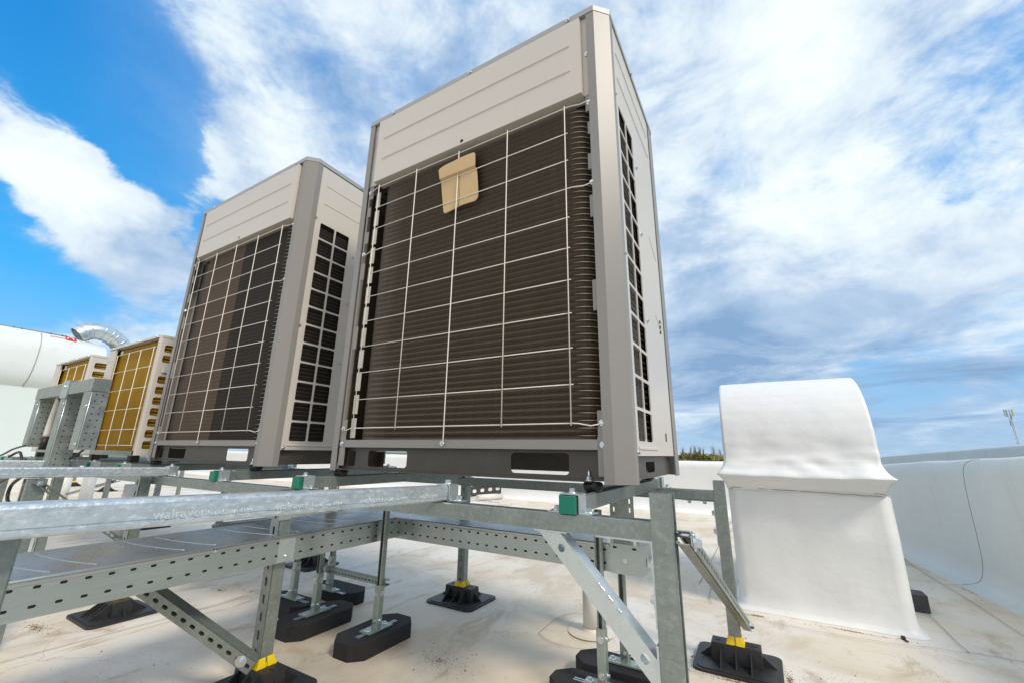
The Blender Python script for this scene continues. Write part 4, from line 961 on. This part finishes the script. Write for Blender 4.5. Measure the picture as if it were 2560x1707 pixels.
# ------------------------------------------------------------------ white wrapped hood on the right
hd_ = thing('roof_hood', 'white membrane wrapped ventilation hood standing by the right parapet', 'vent hood', (.51, 2.0, ZF))
HX0, HX1 = .160, .868
def body(u, v):
    # three sides: right, front, left as one sheet
    zs = [(ZF + .001, .032), (ZF + .010, .016), (ZF + .025, .006), (ZF + .07, .0)] + [(ZF + .07 + (ZF * -1 - .07 - .10) * i / 16, 0) for i in range(1, 17)]
    z, fl = zs[round(v * (len(zs) - 1))]
    per = [(HX0, 2.45), (HX0, 1.62), (HX0 + .03, 1.60), (HX1 - .035, 1.60), (HX1, 1.63), (HX1, 2.45)]
    seg = [0, .25, .27, .73, .75, 1.0]; i = max(k for k in range(5) if u >= seg[k] - 1e-9); t = (u - seg[i]) / (seg[i + 1] - seg[i])
    x = per[i][0] + (per[i + 1][0] - per[i][0]) * t; y = per[i][1] + (per[i + 1][1] - per[i][1]) * t
    cx, cy = .51, 2.0
    if fl: x += fl * (1 if x > cx + .3 else (-1 if x < cx - .3 else 0)); y -= fl if y < 1.66 else 0
    w = .010 * noise.noise(V((x * 3.2, y * 3.2, z * 2.6))) + .006 * noise.noise(V((x * 8, y * 8 + 4, z * 5)))
    if z > -.30: w -= .012 * math.sin((z + .30) / .2 * 1.57)
    return V((x, y, z)) + (V((0, -w, 0)) if y < 1.64 else V((w * (1 if x > cx else -1), 0, 0)))
grid(88, 19, body).build('hood_body', 'white', hd_, smooth=True)
prof = [(1.605, -.100), (1.585, -.086), (1.555, -.055), (1.528, -.032), (1.518, -.022), (1.522, -.012), (1.548, .010), (1.572, .04), (1.582, .075), (1.588, .11), (1.592, .16), (1.60, .22), (1.615, .28), (1.637, .335), (1.668, .385), (1.708, .43), (1.758, .47), (1.82, .503), (1.89, .527), (1.97, .541), (2.06, .547), (2.2, .545), (2.4, .50)]
def hood(u, v):
    k = v * (len(prof) - 1); i = min(int(k), len(prof) - 2); t = k - i
    y = prof[i][0] + (prof[i + 1][0] - prof[i][0]) * t; z = prof[i][1] + (prof[i + 1][1] - prof[i][1]) * t
    fl = max(0, 1 - abs(z + .020) / .085); e = .040 * fl ** 2.2
    x0, x1 = .158 - e, .850 + e * .9
    r = .014; seg = [0, .2, .23, .77, .80, 1.0]
    per = [(x0, 2.5), (x0, y + r), (x0 + r * .3, y + .0), (x1 - r * .3, y + .0), (x1, y + r), (x1, 2.5)]
    i = max(k for k in range(5) if u >= seg[k] - 1e-9); t = (u - seg[i]) / (seg[i + 1] - seg[i])
    if per[0][1] < y + r: per[0] = (x0, y + r + .01); per[5] = (x1, y + r + .01)
    x = per[i][0] + (per[i + 1][0] - per[i][0]) * t; yy = per[i][1] + (per[i + 1][1] - per[i][1]) * t
    f = max(0.0, min(1, (.25 - z) / .2)) if z > -.03 else .4
    w = (.010 * noise.noise(V((x * 4.5, 3, z * 11))) + .007 * noise.noise(V((x * 11, 7, z * 24)))) * f + .004 * noise.noise(V((x * 2.5, 1, z * 3)))
    if seg[1] < u < seg[4]: yy -= w; z += w * .5
    else: x += w * .5 * (1 if x > .5 else -1)
    return V((x, yy, z))
grid(100, 66, hood).build('hood_cover', 'white', hd_, smooth=True)
sm = MB().tube([(.165 + .66 * i / 30, 1.592 - .012 * noise.noise(V((i * .3, 0, 0))), -.100 + .012 * (1 - i / 30) + .003 * noise.noise(V((i * .5, 2, 0)))) for i in range(31)], .0016, 5)
sm.build('stitched_seam', 'seam', hd_)
MB().tube([(.852, 1.60 + .018 * (i / 12) ** 2 * 10, .04 + .34 * i / 12) for i in range(9)], .0014, 4).build('stitched_seam', 'seam', hd_)
MB().tube([(.80, 1.588, -.088), (.835, 1.586, -.090), (.862, 1.594, -.104)], .0014, 4).build('stitched_seam', 'seam', hd_)
MB().tube([(.165, 1.597, -.1), (.19, 1.590, -.092)], .0014, 4).build('stitched_seam', 'seam', hd_)
for xx in (.186,):
    MB().tube([(xx + .004 * noise.noise(V((i * .4, xx, 0))), 1.5975 - .010 * noise.noise(V((xx * 3.2, 5.1, (-.14 - .026 * i) * 2.6))) - .001, -.115 - .026 * i) for i in range(21)], .0012, 4).build('weld_line', 'weld', hd_)
bk = MB().box((.90, 2.02, ZF + .001), (1.005, 2.13, ZF + .082), .008).build('concrete_block', 'slate'); tag(bk, 'dark rough block lying behind the white hood by the right parapet', 'block')
nl = MB().cyl((.792, 1.53, ZF + .002), (.80, 1.50, ZF + .006), .003, 8).cyl((.786, 1.535, ZF + .006), (.798, 1.537, ZF + .006), .009, 10).build('screw', 'cable'); tag(nl, 'dark screw lying at the foot of the white hood', 'screw')

# ------------------------------------------------------------------ vent pipes
def vent_pipe(x, y, r, zt, label, skirt=True):
    p = thing('vent_pipe', label, 'pipe', (x, y, ZF), 'white pipes through the roof')
    m = MB(); m.cyl((x, y, ZF + .012), (x, y, zt), r, 24); m.build('pipe', 'pvc', p)
    if skirt:
        k = MB(); n = 24
        for rr, zz in ((r * 2.9, .0042), (r * 1.9, .0075), (r * 1.15, .011), (r * 1.02, .022)):
            for i in range(n): k.v.append(V((x + rr * math.cos(6.2832 * i / n), y + rr * math.sin(6.2832 * i / n), ZF + zz)))
        for q in range(3):
            for i in range(n): k.f.append([q * n + i, q * n + (i + 1) % n, (q + 1) * n + (i + 1) % n, (q + 1) * n + i])
        k.build('flashing', 'roof', p, smooth=True)
        pt = bez([(x - .19, y - .15, 0), (x - .10, y - .20, 0), (x + .03, y - .19, 0), (x + .17, y - .12, 0), (x + .20, y + .10, 0), (x + .12, y + .17, 0), (x - .12, y + .17, 0), (x - .19, y + .05, 0), (x - .19, y - .15, 0)], 6)
        strip([(q.x, q.y) for q in pt], .003, ZF + .0055).build('patch_edge', 'seam', p)
    return p
vent_pipe(-.402, .868, .036, -.43, 'white vent pipe with round flashing behind the welded corner brace')
vent_pipe(-6.21, .70, .058, -.20, 'white vent pipe under the small golden units', False)
vent_pipe(-4.62, .55, .055, -.25, 'white vent pipe under the second large unit, beside a distant black foot', False)
vent_pipe(-7.8, .9, .07, -.2, 'greyish vent pipe farthest left below the beams', False)

# ------------------------------------------------------------------ offcuts left by the back parapet
of = MB().plate((-4.05, 5.02, ZF + .02), (.95, .2, .14), (-.05, .0, 1), [0, .145, .29, .435, .56], [0, .17], {(i, 0): (.075, .055, .026) for i in range(4)}, .006).build('metal_offcut', 'base'); tag(of, 'dark perforated metal offcut leaning by the back parapet', 'metal strip')
tu = MB().cyl((-3.70, 4.72, ZF + .05), (-3.55, 5.22, ZF + .05), .048, 20).build('pipe_offcut', 'pvc'); tag(tu, 'short white pipe offcut lying before the perforated metal strip', 'pipe')
rg_ = MB(); 
for i in range(5): rg_.box((-3.56 + .06 * i, 4.70 + .03 * (i % 2), ZF + .002), (-3.50 + .06 * i, 4.76 + .03 * (i % 2), ZF + .014 + .01 * (i % 3)), .01)
tag(rg_.build('rubble', 'pvc'), 'small pale crumbs of rubble beside the white pipe offcut', 'rubble')['kind'] = 'stuff'

# ------------------------------------------------------------------ far trees, mast, white building
def tree(x, y, h, cw, kind, label, seed, cat='tree', grp=None):
    rr = random.Random(seed); t = thing('tree', label, cat, (x, y, -8), grp); zb = -8
    tk = MB(); top = V((x + rr.uniform(-.3, .3), y, zb + h * .92)); base = V((x, y, zb)); tk.tube([base, base.lerp(top, .5) + X * rr.uniform(-.2, .2), top], lambda i: (.32, .2, .05)[i] * h / 11, 6)
    lf = MB()
    if kind == 'bare':
        for k in range(40):
            s = rr.uniform(.35, .9); p = base.lerp(top, s); a = rr.random() * 6.283; ln = h * .30 * (1 - abs(s - .55) * 1.2) * rr.uniform(.5, 1); wdt = cw * (1 - abs(s - .6)) * rr.uniform(.4, 1)
            q = p + V((math.cos(a) * wdt, math.sin(a) * wdt, ln)); tk.tube([p, p.lerp(q, .5) + Z * -.1 + V((math.cos(a), math.sin(a), 0)) * wdt * .18, q], lambda i: (.055, .035, .012)[i], 4)
            for w in range(4):
                b = p.lerp(q, rr.uniform(.3, 1)); e = b + V((rr.uniform(-.5, .5), rr.uniform(-.5, .5), rr.uniform(.5, 1.4))); tk.tube([b, e], .011, 3)
        tk.build('trunk', 'bark', t)
        for k in range(70):
            s = rr.uniform(.3, 1); p = base.lerp(top, s) + V((rr.gauss(0, cw * .45), rr.gauss(0, cw * .45), rr.uniform(-.2, .5))); z = rr.uniform(.06, .14)
            d = V((rr.uniform(-1, 1), rr.uniform(-1, 1), rr.uniform(-1, 1))).normalized(); u = d.orthogonal().normalized(); lf.add([p, p + u * z, p + d * z], [[0, 1, 2]])
        lf.build('crown', 'leaf_olive', t)
    else:
        tk.build('trunk', 'bark', t); cl = [(V((x + rr.gauss(0, cw * .5), y + rr.gauss(0, cw * .4), zb + h * rr.uniform(.25, .88))), rr.uniform(.5, 1.0) * cw * .5) for _ in range(26)]
        for k in range(2600):
            c, rad = rr.choice(cl); d = V((rr.gauss(0, 1), rr.gauss(0, 1), rr.gauss(0, .9))).normalized(); p = c + d * rad * rr.uniform(.55, 1.05); z = rr.uniform(.10, .26)
            e = V((rr.uniform(-1, 1), rr.uniform(-1, 1), rr.uniform(-1, 1))).normalized(); u = e.orthogonal().normalized(); w = e.cross(u); lf.add([p - u * z, p + w * z, p + u * z, p - w * z], [[0, 1, 2, 3]])
        lf.build('crown', 'leaf' if kind == 'green' else 'leaf_olive', t)
    return t
GB, GG = 'bare poplars behind the back parapet', 'low green trees on the horizon'
for i, (x, h, w) in enumerate(((-21.96, 10.4, .55), (-20.1, 10.9, .35), (-19.35, 9.6, .3), (-18.6, 11.0, .7), (-17.55, 11.1, .7), (-16.85, 10.5, .6), (-12.95, 11.1, 1.3), (-11.15, 10.2, .9))):
    tree(x, 150 + (i % 3) * 3, h, w, 'bare', ('leafless poplar first from the left on the horizon', 'thin leafless poplar left of the poplar clump', 'short thin leafless poplar left of the clump', 'leafless poplar at the left of the clump', 'tallest leafless poplar in the middle of the clump', 'leafless poplar at the right of the clump', 'broad leafless tree nearer the white hood', 'small leafless tree right beside the white hood')[i], 100 + i, grp=GB)
k = 0
for x in [-40 + 1.9 * i for i in range(20)]:
    k += 1; tree(x, 146 + (k % 4) * 4, 9.25 + .45 * math.sin(k * 2.1) + (.4 if x > -13 else 0), 2.2, 'green' if k % 3 else 'olive', 'low bushy spring tree in the belt behind the back parapet', 200 + k, grp='low trees behind the back parapet')
for i in range(9):
    tree(25 + 1.5 * i, 150 + (i % 3) * 2, 8.85 - .06 * i + .2 * math.sin(i * 1.7), 1.7, 'green' if i % 2 else 'olive', 'low bushy spring tree in the belt beyond the right parapet', 300 + i, grp='low trees beyond the right parapet')
wbld = thing('far_building', 'small white building beside the low trees at the right horizon', 'building', (36.6, 148, -8))
MB().box((36.1, 146, -8), (37.1, 150, 1.35)).build('wall', 'far_white', wbld); MB().box((36.0, 145.9, 1.35), (37.2, 150.1, 1.45)).build('roof', 'far_white', wbld); MB().box((36.3, 145.95, .6), (36.9, 146, .95)).build('window', 'slot_dark', wbld)
ms = thing('antenna_mast', 'thin lattice antenna mast on the right horizon', 'mast', (22.26, 60, -8))
lt = MB(); zt = 4.0; rr_ = .15
for i in range(3):
    a = 2.094 * i + .5; lt.tube([(22.26 + rr_ * math.cos(a), 60 + rr_ * math.sin(a), -8), (22.26 + .1 * math.cos(a), 60 + .1 * math.sin(a), zt)], .018, 5)
for s in range(30):
    f = lambda i, q: V((22.26 + (rr_ - (rr_ - .1) * q / 30) * math.cos(2.094 * i + .5), 60 + (rr_ - (rr_ - .1) * q / 30) * math.sin(2.094 * i + .5), -8 + (zt + 8) * q / 30))
    for i in range(3): lt.tube([f(i, s), f((i + 1) % 3, s + 1)], .012, 4); lt.tube([f(i, s + 1), f((i + 1) % 3, s + 1)], .012, 4)
lt.build('lattice', 'mast', ms)
MB().tube([(22.26, 60, zt), (22.26, 60, 4.95)], .05, 6).build('pole', 'mast', ms)
MB().tube([(22.10, 60, 3.35), (22.10, 60, 4.3)], .03, 6).build('side_pipe', 'mast', ms)
for i, (dx, dy) in enumerate(((.16, -.05), (-.35, .05), (-.12, .3))):
    MB().box((22.26 + dx - .05, 60 + dy - .04, 4.25), (22.26 + dx + .05, 60 + dy + .04, 4.95), .015).build('antenna_panel', 'panel_y' if i == 0 else 'mast', ms)
    MB().tube([(22.26, 60, 4.3), (22.26 + dx, 60 + dy, 4.3)], .02, 4).tube([(22.26, 60, 4.8), (22.26 + dx, 60 + dy, 4.8)], .02, 4).build('bracket', 'mast', ms)
for a in (0.4, 2.5, 4.6): MB().tube([(22.26, 60, 3.4), (22.26 + 3.2 * math.cos(a), 60 + 3.2 * math.sin(a), -8)], .006, 4).build('guy_wire', 'mast', ms)
